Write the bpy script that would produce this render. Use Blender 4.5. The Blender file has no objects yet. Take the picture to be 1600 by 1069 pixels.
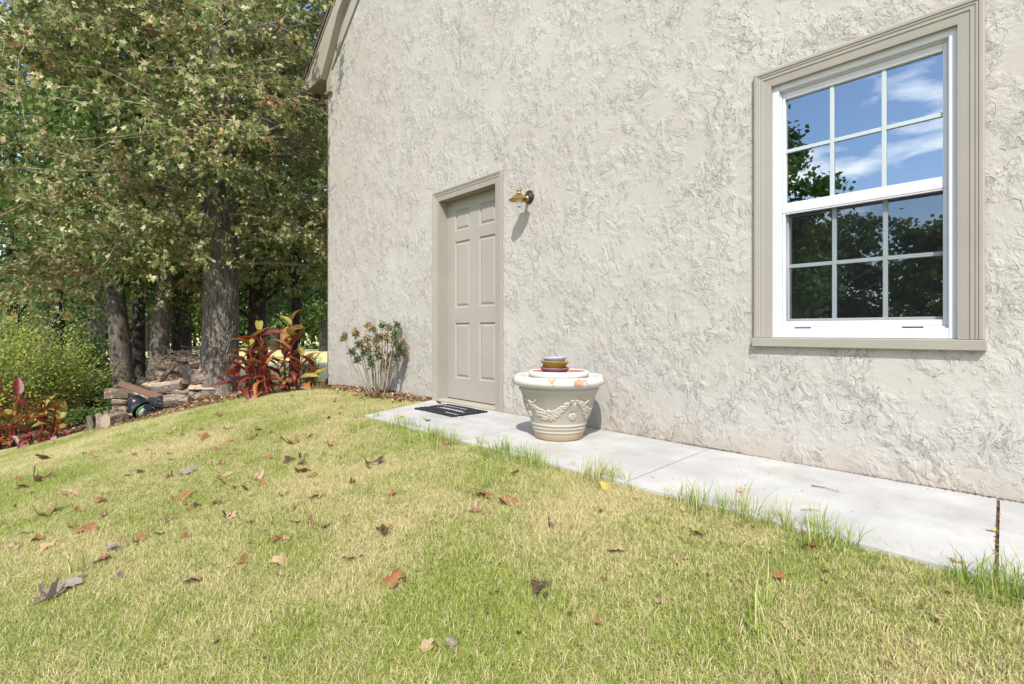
import bpy, bmesh, math, random
import numpy as np
from mathutils import Vector, Matrix

R = math.radians
rng = np.random.default_rng(7)
random.seed(7)
scene = bpy.context.scene
C = scene.collection

# ------------------------------------------------------------------ camera, sky, sun, exposure
CAMZ = 0.72
YAW = -R(42.69)
cam_d = bpy.data.cameras.new('camera')
cam_d.lens = 18.0; cam_d.sensor_width = 36.0; cam_d.sensor_fit = 'HORIZONTAL'
cam_d.shift_y = -0.0103
cam_d.clip_start = 0.05; cam_d.clip_end = 2000
cam = bpy.data.objects.new('camera', cam_d); C.objects.link(cam)
cam.location = (0, 0, CAMZ); cam.rotation_euler = (R(90), 0, YAW)
scene.camera = cam

SUN_TRAVEL = Vector((0.29, 0.27, -0.42)).normalized()
SUN_EL = math.asin(-SUN_TRAVEL.z)
SUN_AZ = math.atan2(-SUN_TRAVEL.x, -SUN_TRAVEL.y)
w = bpy.data.worlds.new('World'); scene.world = w; w.use_nodes = True
wn = w.node_tree.nodes; wl = w.node_tree.links; wn.clear()
sky = wn.new('ShaderNodeTexSky'); sky.sky_type = 'NISHITA'; sky.sun_disc = False
sky.sun_elevation = SUN_EL; sky.sun_rotation = SUN_AZ % (2 * math.pi)
sky.air_density = 1.0; sky.dust_density = 0.6; sky.ozone_density = 1.6
tc = wn.new('ShaderNodeTexCoord'); mp = wn.new('ShaderNodeMapping')
mp.inputs['Scale'].default_value = (1.0, 1.0, 3.2); mp.inputs['Location'].default_value = (1.35, 0.2, 0.8)
cn = wn.new('ShaderNodeTexNoise'); cn.inputs['Scale'].default_value = 2.8; cn.inputs['Detail'].default_value = 8
cn.inputs['Roughness'].default_value = 0.55
cr = wn.new('ShaderNodeValToRGB'); cr.color_ramp.elements[0].position = 0.52; cr.color_ramp.elements[1].position = 0.61
mx = wn.new('ShaderNodeMixRGB'); mx.inputs[2].default_value = (9.5, 9.5, 9.6, 1)
bg = wn.new('ShaderNodeBackground'); bg.inputs['Strength'].default_value = 0.15
wo = wn.new('ShaderNodeOutputWorld')
wl.new(tc.outputs['Generated'], mp.inputs[0]); wl.new(mp.outputs[0], cn.inputs['Vector'])
wl.new(cn.outputs['Fac'], cr.inputs[0]); wl.new(cr.outputs[0], mx.inputs[0])
wl.new(sky.outputs[0], mx.inputs[1]); wl.new(mx.outputs[0], bg.inputs[0]); wl.new(bg.outputs[0], wo.inputs[0])

sd = bpy.data.lights.new('sun', 'SUN'); sd.energy = 3.2; sd.angle = R(0.6); sd.color = (1.0, 0.955, 0.895)
so = bpy.data.objects.new('sun', sd); C.objects.link(so); so.location = (-6, -6, 12)
so.rotation_euler = SUN_TRAVEL.to_track_quat('-Z', 'Y').to_euler()
vs = scene.view_settings
vs.view_transform = 'Standard'; vs.look = 'None'; vs.gamma = 1; vs.exposure = 0.93; vs.use_curve_mapping = False

# ------------------------------------------------------------------ helpers
def tag(o, label=None, cat=None, group=None, kind=None):
    if label: o['label'] = label
    if cat: o['category'] = cat
    if group: o['group'] = group
    if kind: o['kind'] = kind
    return o

def empty(name, loc=(0, 0, 0), rz=0.0, label=None, cat=None, group=None):
    o = bpy.data.objects.new(name, None); C.objects.link(o)
    o.location = loc; o.rotation_euler = (0, 0, rz); o.empty_display_size = 0.1
    return tag(o, label, cat, group)

def link(name, me, m=None, parent=None):
    if m is not None:
        if not isinstance(m, (list, tuple)): m = [m]
        if not me.materials:
            for q in m: me.materials.append(q)
    o = bpy.data.objects.new(name, me); C.objects.link(o)
    if parent is not None: o.parent = parent
    return o

def np_mesh(name, V, F, attrs=None, smooth=False, mats=None):
    """V (n,3); F (m,k) constant polygon size"""
    V = np.asarray(V, dtype=np.float32); F = np.asarray(F, dtype=np.int32)
    me = bpy.data.meshes.new(name)
    m, k = F.shape
    me.vertices.add(len(V)); me.vertices.foreach_set('co', V.ravel())
    me.loops.add(m * k); me.loops.foreach_set('vertex_index', F.ravel())
    me.polygons.add(m); me.polygons.foreach_set('loop_start', np.arange(0, m * k, k, dtype=np.int32))
    me.polygons.foreach_set('loop_total', np.full(m, k, dtype=np.int32))
    if smooth: me.polygons.foreach_set('use_smooth', np.ones(m, dtype=bool))
    if mats is not None: me.polygons.foreach_set('material_index', np.asarray(mats, dtype=np.int32))
    me.update(calc_edges=True)
    for an, av in (attrs or {}).items():
        a = me.attributes.new(an, 'FLOAT', 'POINT'); a.data.foreach_set('value', np.asarray(av, dtype=np.float32))
    return me

class MB:
    """collects boxes, prisms, tubes and lathes into one mesh"""
    def __init__(s): s.v = []; s.f = []; s.sm = []; s.mi = []
    def add(s, vs, fs, smooth=False, mi=0):
        b = len(s.v); s.v += [tuple(q) for q in vs]
        s.f += [tuple(i + b for i in f) for f in fs]; s.sm += [smooth] * len(fs); s.mi += [mi] * len(fs)
        return s
    def box(s, x0, x1, y0, y1, z0, z1, mi=0):
        v = [(x, y, z) for x in (x0, x1) for y in (y0, y1) for z in (z0, z1)]
        return s.add(v, [(0, 1, 3, 2), (4, 6, 7, 5), (0, 4, 5, 1), (2, 3, 7, 6), (0, 2, 6, 4), (1, 5, 7, 3)], False, mi)
    def prism_x(s, poly, x0, x1, mi=0):
        """poly = [(y,z)...] extruded along x"""
        n = len(poly)
        v = [(x0, y, z) for y, z in poly] + [(x1, y, z) for y, z in poly]
        f = [tuple(range(n)), tuple(range(2 * n - 1, n - 1, -1))] + [(i, i + n, (i + 1) % n + n, (i + 1) % n) for i in range(n)]
        return s.add(v, f, False, mi)
    def sweep(s, prof, ringfn, closed=False, smooth=False, mi=0):
        """prof: list of (a,b); ringfn: list of functions (a,b)->(x,y,z)"""
        n = len(prof); v = []
        for fn in ringfn: v += [fn(a, b) for a, b in prof]
        f = []; m = len(ringfn)
        for j in range(m if closed else m - 1):
            k = (j + 1) % m
            for i in range(n):
                i2 = (i + 1) % n
                f.append((j * n + i, k * n + i, k * n + i2, j * n + i2))
        if not closed: f += [tuple(range(n)), tuple((m - 1) * n + i for i in reversed(range(n)))]
        return s.add(v, f, smooth, mi)
    def tube(s, pts, rad, n=8, cap=True, smooth=True, mi=0):
        pts = [Vector(p) for p in pts]
        if not isinstance(rad, (list, tuple)): rad = [rad] * len(pts)
        t0 = (pts[1] - pts[0]).normalized()
        nrm = t0.orthogonal().normalized(); v = []
        for i, p in enumerate(pts):
            a = pts[max(i - 1, 0)]; b = pts[min(i + 1, len(pts) - 1)]
            t = (b - a).normalized()
            nrm = (nrm - t * nrm.dot(t)).normalized(); bn = t.cross(nrm)
            for k in range(n):
                an = 2 * math.pi * k / n
                v.append(p + (nrm * math.cos(an) + bn * math.sin(an)) * rad[i])
        f = []
        for i in range(len(pts) - 1):
            for k in range(n):
                k2 = (k + 1) % n
                f.append((i * n + k, i * n + k2, (i + 1) * n + k2, (i + 1) * n + k))
        if cap: f += [tuple(reversed(range(n))), tuple((len(pts) - 1) * n + k for k in range(n))]
        return s.add(v, f, smooth, mi)
    def lathe(s, prof, c=(0, 0, 0), n=48, smooth=True, mi=0, axis=None):
        """prof = [(r,z)...]; axis = Matrix to orient"""
        M = Matrix.Translation(c) @ (axis.to_4x4() if axis else Matrix())
        v = []
        for r, z in prof:
            for k in range(n):
                a = 2 * math.pi * k / n
                v.append(M @ Vector((r * math.cos(a), r * math.sin(a), z)))
        f = []
        for i in range(len(prof) - 1):
            for k in range(n):
                k2 = (k + 1) % n
                f.append((i * n + k, i * n + k2, (i + 1) * n + k2, (i + 1) * n + k))
        return s.add(v, f, smooth, mi)
    def ellipsoid(s, c, ax, rr, n=10, m=6, mi=0):
        """ax: 3x3 Matrix with columns = axes"""
        v = []
        for i in range(m + 1):
            th = math.pi * i / m
            for k in range(n):
                a = 2 * math.pi * k / n
                p = Vector((rr[0] * math.sin(th) * math.cos(a), rr[1] * math.sin(th) * math.sin(a), rr[2] * math.cos(th)))
                v.append(Vector(c) + ax @ p)
        f = []
        for i in range(m):
            for k in range(n):
                k2 = (k + 1) % n
                f.append((i * n + k, (i + 1) * n + k, (i + 1) * n + k2, i * n + k2))
        return s.add(v, f, True, mi)
    def build(s, name, m=None, parent=None, bevel=0.0):
        me = bpy.data.meshes.new(name)
        me.from_pydata([tuple(q) for q in s.v], [], s.f)
        me.polygons.foreach_set('use_smooth', s.sm); me.polygons.foreach_set('material_index', s.mi)
        me.update()
        if bevel > 0:
            bm = bmesh.new(); bm.from_mesh(me)
            bmesh.ops.remove_doubles(bm, verts=bm.verts, dist=1e-6)
            bmesh.ops.bevel(bm, geom=[e for e in bm.edges], offset=bevel, segments=1, affect='EDGES', clamp_overlap=True)
            bm.to_mesh(me); bm.free()
        return link(name, me, m, parent)

# camera frame helper: a point on the ground met by a viewing direction
F2 = np.array([0.678, 0.735]); R2 = np.array([0.735, -0.678])
def soft(t, k=0.35):
    t = np.asarray(t, float); return k * np.logaddexp(0, t / k)
def gz(x, y):
    x = np.asarray(x, float); y = np.asarray(y, float)
    t_ = np.clip((y - 5.0) / 4.0, 0, 1); sl = 0.19 + 0.17 * t_ * t_ * (3 - 2 * t_)
    a = 0.92 * np.tanh(sl * soft(1.95 - x, .15) / 0.92)
    b = 1.0 * np.tanh(0.14 * soft(y - 7.0, .6) / 1.0)
    far = np.clip((np.hypot(x, y) - 30) / 100, 0, 1)
    und = 0.012 * np.sin(x * 2.1 + 1) * np.cos(y * 1.7) * np.clip((1.9 - x) * 1.5, 0, 1)
    return -0.012 - a - b + und - 0.3 * far
def frame_pt(px, Z):
    X = (px - 800) / 800 * Z
    p = R2 * X + F2 * Z
    return p
def hit(px, py):
    lo, hi = 0.8, 60.0
    def g(Z):
        p = frame_pt(px, Z); return CAMZ - (py - 518) / 800 * Z - float(gz(p[0], p[1]))
    Z = lo
    while Z < hi and g(Z) > 0: Z += 0.05
    p = frame_pt(px, Z); return Vector((p[0], p[1], float(gz(p[0], p[1]))))
def cf(px, Z, z=None):
    p = frame_pt(px, Z)
    return Vector((p[0], p[1], float(gz(p[0], p[1])) if z is None else z))

# ------------------------------------------------------------------ materials
class NM:
    def __init__(s, name):
        s.m = bpy.data.materials.new(name); s.m.use_nodes = True
        s.t = s.m.node_tree; s.n = s.t.nodes; s.l = s.t.links
        s.b = s.n['Principled BSDF']; s.out = s.n['Material Output']
        s.b.inputs['Specular IOR Level'].default_value = 0.3
    def node(s, t, **kw):
        n = s.n.new(t)
        for k, v in kw.items(): setattr(n, k, v)
        return n
    def pos(s, scale=(1, 1, 1), obj=False, rot=(0, 0, 0)):
        if obj: src = s.node('ShaderNodeTexCoord').outputs['Object']
        else: src = s.node('ShaderNodeNewGeometry').outputs['Position']
        m = s.node('ShaderNodeMapping'); m.inputs['Scale'].default_value = scale; m.inputs['Rotation'].default_value = rot
        s.l.new(src, m.inputs['Vector']); return m.outputs[0]
    def noise(s, vec, scale, detail=4, rough=.55, dist=0.0, out='Fac'):
        n = s.node('ShaderNodeTexNoise'); n.inputs['Scale'].default_value = scale
        n.inputs['Detail'].default_value = detail; n.inputs['Roughness'].default_value = rough
        n.inputs['Distortion'].default_value = dist
        s.l.new(vec, n.inputs['Vector']); return n.outputs[out]
    def vor(s, vec, scale, feature='F1', out='Distance'):
        n = s.node('ShaderNodeTexVoronoi'); n.feature = feature; n.inputs['Scale'].default_value = scale
        s.l.new(vec, n.inputs['Vector']); return n.outputs[out]
    def ramp(s, v, stops, interp='LINEAR'):
        n = s.node('ShaderNodeValToRGB'); e = n.color_ramp.elements; n.color_ramp.interpolation = interp
        while len(e) < len(stops): e.new(0.5)
        for i, (p, c) in enumerate(stops):
            e[i].position = p
            if not isinstance(c, (tuple, list)): c = (c, c, c)
            e[i].color = (*c[:3], 1)
        s.l.new(v, n.inputs[0]); return n.outputs[0]
    def mix(s, f, a, b, mode='MIX'):
        n = s.node('ShaderNodeMixRGB', blend_type=mode)
        for i, q in enumerate((f, a, b)):
            if hasattr(q, 'links'): s.l.new(q, n.inputs[i])
            elif isinstance(q, (tuple, list)): n.inputs[i].default_value = (*q[:3], 1)
            else: n.inputs[i].default_value = q if i == 0 else (q, q, q, 1)
        return n.outputs[0]
    def math(s, op, a, b=0.0, c=0.0):
        n = s.node('ShaderNodeMath', operation=op)
        for i, q in enumerate((a, b, c)):
            if hasattr(q, 'links'): s.l.new(q, n.inputs[i])
            else: n.inputs[i].default_value = q
        return n.outputs[0]
    def mapr(s, v, a, b, c=0., d=1., smooth=True):
        n = s.node('ShaderNodeMapRange'); n.interpolation_type = 'SMOOTHSTEP' if smooth else 'LINEAR'
        s.l.new(v, n.inputs[0])
        for i, q in zip((1, 2, 3, 4), (a, b, c, d)): n.inputs[i].default_value = q
        return n.outputs[0]
    def attr(s, name):
        n = s.node('ShaderNodeAttribute'); n.attribute_name = name; return n.outputs['Fac']
    def set(s, col=None, rough=None, bump=None, bdist=0.01, bstr=1.0, metal=None, spec=None):
        if col is not None:
            if hasattr(col, 'links'): s.l.new(col, s.b.inputs['Base Color'])
            else: s.b.inputs['Base Color'].default_value = (*col[:3], 1)
        if rough is not None:
            if hasattr(rough, 'links'): s.l.new(rough, s.b.inputs['Roughness'])
            else: s.b.inputs['Roughness'].default_value = rough
        if metal is not None: s.b.inputs['Metallic'].default_value = metal
        if spec is not None: s.b.inputs['Specular IOR Level'].default_value = spec
        if bump is not None:
            n = s.node('ShaderNodeBump'); n.inputs['Distance'].default_value = bdist; n.inputs['Strength'].default_value = bstr
            s.l.new(bump, n.inputs['Height']); s.l.new(n.outputs[0], s.b.inputs['Normal'])
        return s.m

def paint(name, col, rough=0.5, var=0.06, dirt=0.15, scale=3.0, bump=0.0006):
    a = NM(name); p = a.pos()
    v = a.noise(p, scale, 6, .6); f = a.noise(p, 60, 3)
    c = a.mix(a.mapr(v, .35, .75, 0, 1), tuple(q * (1 - var) for q in col), tuple(min(1, q * (1 + var)) for q in col))
    d = a.mapr(a.noise(p, 9, 8, .7), .56, .75, 0, dirt)
    c = a.mix(d, c, (col[0] * .55, col[1] * .5, col[2] * .42))
    return a.set(c, rough, f, bump)

M = {}
# --- stucco: trowelled plates with sharp torn edges
a = NM('stucco'); p = a.pos()
warp = a.noise(p, 2.3, 3, .6, 0, 'Color')
vm = a.node('ShaderNodeVectorMath', operation='MULTIPLY_ADD'); a.l.new(warp, vm.inputs[0]); vm.inputs[1].default_value = (.35, .35, .35); a.l.new(p, vm.inputs[2])
wp = vm.outputs[0]
def wmap(src, sc, rot):
    m = a.node('ShaderNodeMapping'); m.inputs['Scale'].default_value = sc; m.inputs['Rotation'].default_value = rot
    a.l.new(src, m.inputs['Vector']); return m.outputs[0]
def saw(v, k, e=.86):
    """plates that rise slowly and break off at a torn edge"""
    f = a.math('FRACT', a.math('MULTIPLY', v, k))
    return a.math('MINIMUM', a.math('DIVIDE', f, e), a.math('DIVIDE', a.math('SUBTRACT', 1.0, f), 1 - e))
s1 = saw(a.noise(wmap(wp, (1, 1, .55), (R(28), 0, 0)), 10, 7, .56), 5.0, .91)
s2 = saw(a.noise(wmap(wp, (1, 1, .5), (R(-48), 0, 0)), 13, 6, .58), 4.5, .91)
s3 = saw(a.noise(wmap(wp, (1, 1.3, 1), (R(75), 0, 0)), 7.5, 8, .55), 5.0, .93)
m1 = a.mapr(a.noise(p, 3.3, 5, .62), .46, .57); m2 = a.mapr(a.noise(wmap(p, (1, 1, 1), (.6, .2, 0)), 4.1, 5, .62), .49, .58)
m3 = a.mapr(a.noise(wmap(p, (1, 1, 1), (1.9, .7, 0)), 4.6, 5, .6), .46, .60)
fine = a.noise(p, 150, 3, .6)
h = a.math('MULTIPLY', a.math('MULTIPLY', s1, m1), 1.0)
h = a.math('MULTIPLY_ADD', a.math('MULTIPLY', s2, m2), .8, h)
h = a.math('MULTIPLY_ADD', a.math('MULTIPLY', s3, m3), .7, h)
h = a.math('MULTIPLY_ADD', a.noise(p, 38, 4, .6), .26, h)
h = a.math('MULTIPLY_ADD', fine, .14, h)
h = a.math('MULTIPLY_ADD', a.noise(p, 5, 3), 1.5, h)
c = a.mix(a.mapr(a.noise(p, .9, 5, .6), .35, .7), (.378, .352, .312), (.425, .400, .360))
c = a.mix(a.mapr(a.noise(p, 14, 5, .7), .5, .75, 0, .35), c, (.46, .437, .392))
# dirt splashed on the foot of the wall
sx = a.node('ShaderNodeSeparateXYZ'); a.l.new(p, sx.inputs[0])
low = a.mapr(a.math('MULTIPLY_ADD', a.noise(p, 6, 5, .65), .35, sx.outputs[2]), .14, .34, 1, 0)
c = a.mix(a.math('MULTIPLY', low, .38), c, (.36, .28, .20))
M['stucco'] = a.set(c, .9, h, .0052, 1.0, spec=.15)

# --- concrete
a = NM('concrete'); p = a.pos()
c = a.mix(a.mapr(a.noise(p, 2.2, 6, .6), .35, .7), (.36, .35, .33), (.46, .45, .43))
c = a.mix(a.mapr(a.noise(p, 55, 4, .7), .5, .8, 0, .3), c, (.34, .33, .30))
st = a.math('MULTIPLY', a.mapr(a.noise(p, 3.1, 4, .6, .8), .56, .66), a.mapr(a.noise(p, 12, 4), .35, .65))
c = a.mix(a.math('MULTIPLY', st, .45), c, (.38, .29, .20))
c = a.mix(a.mapr(a.noise(p, 1.3, 5, .65), .5, .68, 0, .45), c, (.27, .265, .25))
M['concrete'] = a.set(c, .9, a.math('ADD', a.math('MULTIPLY', a.noise(a.pos((1, .12, 1)), 150, 3), .6), a.noise(p, 220, 3)), .0016, .8, spec=.15)
M['joint'] = NM('joint_dirt').set((.09, .07, .05), .95)

M['taupe'] = paint('taupe_paint', (.285, .262, .220), .5, .04, .08)
M['taupe_door'] = paint('door_paint', (.30, .277, .237), .42, .03, .06, bump=.0004)
M['trim'] = paint('trim_paint', (.34, .315, .26), .5, .05, .1)
M['white'] = paint('white_vinyl', (.54, .54, .56), .35, .02, .04)
M['grille'] = paint('grille_vinyl', (.40, .45, .46), .4, .02, .02)
M['dark_gap'] = NM('dark_gap').set((.03, .028, .025), .8)
M['brown_metal'] = paint('brown_metal', (.16, .10, .075), .4, .08, .1)
M['shingle'] = paint('shingle', (.055, .045, .042), .95, .3, .3, 14, .003)
M['threshold'] = paint('threshold_wood', (.36, .32, .24), .6, .08, .2)
M['room'] = paint('room_wall', (.30, .29, .27), .9)

# --- glass: clear, with a coated mirror-like outer face
def glass(name, refl, tint):
    a = NM(name); g = a.node('ShaderNodeBsdfGlossy'); g.inputs['Roughness'].default_value = 0.006
    g.inputs['Color'].default_value = (*tint, 1)
    t = a.node('ShaderNodeBsdfTransparent'); t.inputs['Color'].default_value = (.55, .6, .6, 1)
    lw = a.node('ShaderNodeFresnel'); lw.inputs['IOR'].default_value = 1.5
    m = a.node('ShaderNodeMixShader')
    f = a.math('MULTIPLY_ADD', lw.outputs[0], 1.0, refl)
    a.l.new(f, m.inputs[0]); a.l.new(t.outputs[0], m.inputs[1]); a.l.new(g.outputs[0], m.inputs[2])
    nz = a.noise(a.pos(), 2.2, 2)
    bp = a.node('ShaderNodeBump'); bp.inputs['Distance'].default_value = .0012; a.l.new(nz, bp.inputs['Height'])
    a.l.new(bp.outputs[0], g.inputs['Normal'])
    a.l.new(m.outputs[0], a.out.inputs[0]); return a.m
M['glass'] = glass('window_glass', .36, (.80, .90, 1.0))
a = NM('insect_screen'); t = a.node('ShaderNodeBsdfTransparent'); d = a.node('ShaderNodeBsdfDiffuse'); d.inputs[0].default_value = (.022, .023, .025, 1)
m = a.node('ShaderNodeMixShader'); m.inputs[0].default_value = .42
wv = a.node('ShaderNodeTexWave'); wv.inputs['Scale'].default_value = 9; wv.inputs['Distortion'].default_value = 3; wv.inputs['Detail'].default_value = 1
a.l.new(a.pos((1, 1, .5)), wv.inputs[0])
a.l.new(a.mapr(wv.outputs['Fac'], 0, 1, .14, .27), m.inputs[0])
a.l.new(t.outputs[0], m.inputs[1]); a.l.new(d.outputs[0], m.inputs[2]); a.l.new(m.outputs[0], a.out.inputs[0]); M['screen'] = a.m

# --- leaves: per-leaf tint attribute
def leafmat(name, stops, trans=.35, rough=.55, bump=False):
    a = NM(name); c = a.ramp(a.attr('tint'), stops)
    c = a.mix(.25, c, a.mix(1.0, c, a.ramp(a.noise(a.pos(), 7, 3), [(0.3, .6), (.7, 1.35)]), 'MULTIPLY'))
    a.set(c, rough, spec=.35)
    tr = a.node('ShaderNodeBsdfTranslucent'); a.l.new(c, tr.inputs[0])
    m = a.node('ShaderNodeMixShader'); m.inputs[0].default_value = trans
    a.l.new(a.b.outputs[0], m.inputs[1]); a.l.new(tr.outputs[0], m.inputs[2]); a.l.new(m.outputs[0], a.out.inputs[0])
    return a.m
M['leaf_oak'] = leafmat('oak_leaves', [(0, (.035, .075, .015)), (.30, (.10, .155, .035)), (.55, (.24, .27, .085)), (.78, (.58, .53, .31)), (.88, (.42, .24, .07)), (1, (.18, .08, .03))])
M['leaf_green'] = leafmat('green_leaves', [(0, (.04, .09, .02)), (.5, (.11, .19, .035)), (.85, (.22, .29, .06)), (1, (.28, .26, .08))])
M['leaf_mid'] = leafmat('mid_leaves', [(0, (.06, .10, .02)), (.5, (.15, .20, .04)), (.85, (.28, .30, .09)), (1, (.32, .26, .11))])
M['leaf_dark'] = leafmat('dark_leaves', [(0, (.03, .065, .018)), (.6, (.075, .13, .03)), (1, (.16, .21, .055))])
M['leaf_lime'] = leafmat('lime_leaves', [(0, (.16, .24, .04)), (.5, (.32, .39, .07)), (.85, (.48, .50, .12)), (1, (.58, .52, .12))], .4)
M['leaf_shrub'] = leafmat('shrub_leaves', [(0, (.10, .16, .07)), (.45, (.20, .24, .11)), (.6, (.36, .20, .09)), (.85, (.45, .32, .17)), (1, (.20, .08, .03))], .3)
M['litter'] = leafmat('leaf_litter', [(0, (.06, .03, .015)), (.4, (.16, .085, .04)), (.7, (.30, .18, .09)), (1, (.46, .33, .19))], .1)
M['straw'] = leafmat('dry_straw', [(0, (.24, .15, .07)), (.6, (.42, .30, .16)), (1, (.55, .44, .27))], .1)

def bark(name, c0, c1, c2):
    a = NM(name); p = a.pos((1, 1, .22)); q = a.pos()
    n1 = a.noise(p, 22, 6, .65, .6); n2 = a.noise(q, 3, 4)
    c = a.ramp(n1, [(.3, c0), (.52, c1), (.72, c2)])
    c = a.mix(a.mapr(n2, .5, .7, 0, .35), c, (c1[0] * .9, c1[1] * 1.05, c1[2] * .85))
    return a.set(c, .95, n1, .02, .9, spec=.1)
M['bark'] = bark('oak_bark', (.055, .045, .038), (.17, .145, .12), (.33, .30, .26))
M['bark2'] = bark('grey_bark', (.04, .034, .028), (.13, .11, .09), (.25, .22, .18))
M['bark3'] = bark('dark_bark', (.018, .015, .012), (.05, .042, .035), (.11, .095, .075))
M['twig'] = bark('twig_bark', (.16, .12, .09), (.30, .24, .18), (.42, .36, .29))

# --- grass
def grass(name, g0, g1, s0, s1, sfrac):
    a = NM(name); p = a.pos()
    big = a.noise(p, 1.1, 4, .6); mid = a.noise(p, 9, 3); fi = a.attr('tint')
    g = a.mix(mid, g0, g1)
    s = a.mix(a.noise(p, 40, 2), s0, s1)
    f = a.math('ADD', a.math('MULTIPLY', a.mapr(big, .3, .7), .45), a.math('MULTIPLY', fi, .62))
    c = a.mix(a.mapr(f, 1.0 - sfrac - .06, 1.0 - sfrac + .06), g, s)
    a.set(c, .6, spec=.2)
    tr = a.node('ShaderNodeBsdfTranslucent'); a.l.new(c, tr.inputs[0])
    m = a.node('ShaderNodeMixShader'); m.inputs[0].default_value = .35
    a.l.new(a.b.outputs[0], m.inputs[1]); a.l.new(tr.outputs[0], m.inputs[2]); a.l.new(m.outputs[0], a.out.inputs[0])
    return a.m
M['grass'] = grass('grass_blades', (.235, .325, .05), (.385, .43, .09), (.58, .50, .25), (.73, .63, .38), .50)
M['grass_tall'] = grass('tall_grass_blades', (.19, .29, .045), (.32, .40, .085), (.52, .47, .22), (.62, .54, .30), .34)

a = NM('ground_soil'); p = a.pos()
lawn = a.mix(a.noise(p, 90, 4, .7), (.22, .20, .08), (.46, .40, .21))
lawn = a.mix(a.mapr(a.noise(p, 9, 4), .4, .65, 0, .6), lawn, (.25, .29, .09))
mul = a.ramp(a.noise(p, 45, 6, .75), [(.3, (.05, .03, .02)), (.5, (.17, .105, .065)), (.68, (.36, .25, .16))])
farl = a.mix(a.noise(p, .5, 6, .6), (.40, .38, .15), (.62, .54, .30))
c = a.mix(a.attr('bed'), lawn, mul); c = a.mix(a.attr('far'), c, farl)
M['ground'] = a.set(c, .95, a.noise(p, 60, 5, .7), .02, .8, spec=.05)

# ------------------------------------------------------------------ the ground
edge_px = [(-160, 742), (-60, 716), (0, 700), (60, 692), (130, 676), (200, 663), (260, 652), (320, 638), (380, 622), (440, 612), (500, 604)]
edge_w = sorted([(hit(*q).x, hit(*q).y) for q in edge_px])
EX = np.array([e[0] for e in edge_w]); EY = np.array([e[1] for e in edge_w])
def bedf(x, y):
    """1 inside the mulched bed under the trees, 0 on the lawn"""
    x = np.asarray(x, float); y = np.asarray(y, float)
    yb = np.interp(x, EX, EY); yb = np.where(x > EX[-1], EY[-1] - (x - EX[-1]) * 0.5, yb)
    wob = 0.10 * np.sin(x * 6.1) + 0.07 * np.sin(x * 13 + y * 3)
    return 1 / (1 + np.exp(-(y - yb - wob) / 0.05))
def farf(x, y):
    d = x * F2[0] + y * F2[1]
    return 1 / (1 + np.exp(-(d - 13.5 - 1.2 * np.sin(x * .9) + 0.3 * (-x * R2[0] - y * R2[1] - 5)) / 0.3))

def axis_pts(lo, hi, step, far):
    core = np.arange(lo, hi + 1e-6, step)
    g = []; s = step; v = hi
    while v < far: s *= 1.22; v += s; g.append(v)
    g2 = []; s = step; v = lo
    while v > -far: s *= 1.22; v -= s; g2.append(v)
    return np.array(sorted(g2) + list(core) + g)
ax_ = axis_pts(-4, 6, .10, 600); ay_ = axis_pts(-2, 14, .10, 600)
GX, GY = np.meshgrid(ax_, ay_, indexing='ij')
V = np.stack([GX.ravel(), GY.ravel(), gz(GX, GY).ravel()], 1)
# keep the soil under the slab and the house just below them
inside = (V[:, 0] > 2.2) & (V[:, 1] < 7.1)
V[inside & (V[:, 1] < 4.4), 2] -= .03
nx, ny = GX.shape
I = np.arange(nx * ny).reshape(nx, ny)
Fq = np.stack([I[:-1, :-1], I[1:, :-1], I[1:, 1:], I[:-1, 1:]], -1).reshape(-1, 4)
me = np_mesh('ground', V, Fq, {'bed': bedf(V[:, 0], V[:, 1]), 'far': farf(V[:, 0], V[:, 1])}, True)
ground = link('ground', me, M['ground']); tag(ground, kind='structure')

# far path across the meadow
pa = MB()
pts = [(cf(q, Z)) for q, Z in ((-300, 40), (200, 30), (420, 27), (620, 25), (900, 24))]
v = []
for i, q in enumerate(pts):
    for k in (-.6, .6): v.append((q.x + F2[0] * k, q.y + F2[1] * k, float(gz(q.x + F2[0] * k, q.y + F2[1] * k)) + .02))
pa.add(v, [(2 * i, 2 * i + 2, 2 * i + 3, 2 * i + 1) for i in range(len(pts) - 1)])
tag(pa.build('path', M['concrete']), kind='structure')

# ------------------------------------------------------------------ concrete walk: separate slabs
WX = 3.04
walk = empty('pavement'); tag(walk, kind='structure')
joints = [(-3.6, -3.7), (-2.36, -2.4), (-1.08, -1.13), (.20, .14), (1.49, 1.43), (2.78, 2.73), (4.52, 4.10)]
g_ = .004
for (a0, b0), (a1, b1) in zip(joints[:-1], joints[1:]):
    mb = MB()
    wide = .005 if abs(a0 - .2) < .01 else g_
    wide1 = .005 if abs(a1 - .2) < .01 else g_
    xi, xo = WX - .012, 2.045
    top = [(xo, b0 + wide, 0), (xi, a0 + wide, 0), (xi, a1 - wide1, 0), (xo, b1 - wide1, 0)]
    bot = [(x, y, -.11) for x, y, z in top]
    mb.add(top + bot, [(0, 1, 2, 3), (7, 6, 5, 4), (0, 4, 5, 1), (1, 5, 6, 2), (2, 6, 7, 3), (3, 7, 4, 0)])
    mb.build('concrete_slab', M['concrete'], walk)
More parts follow.
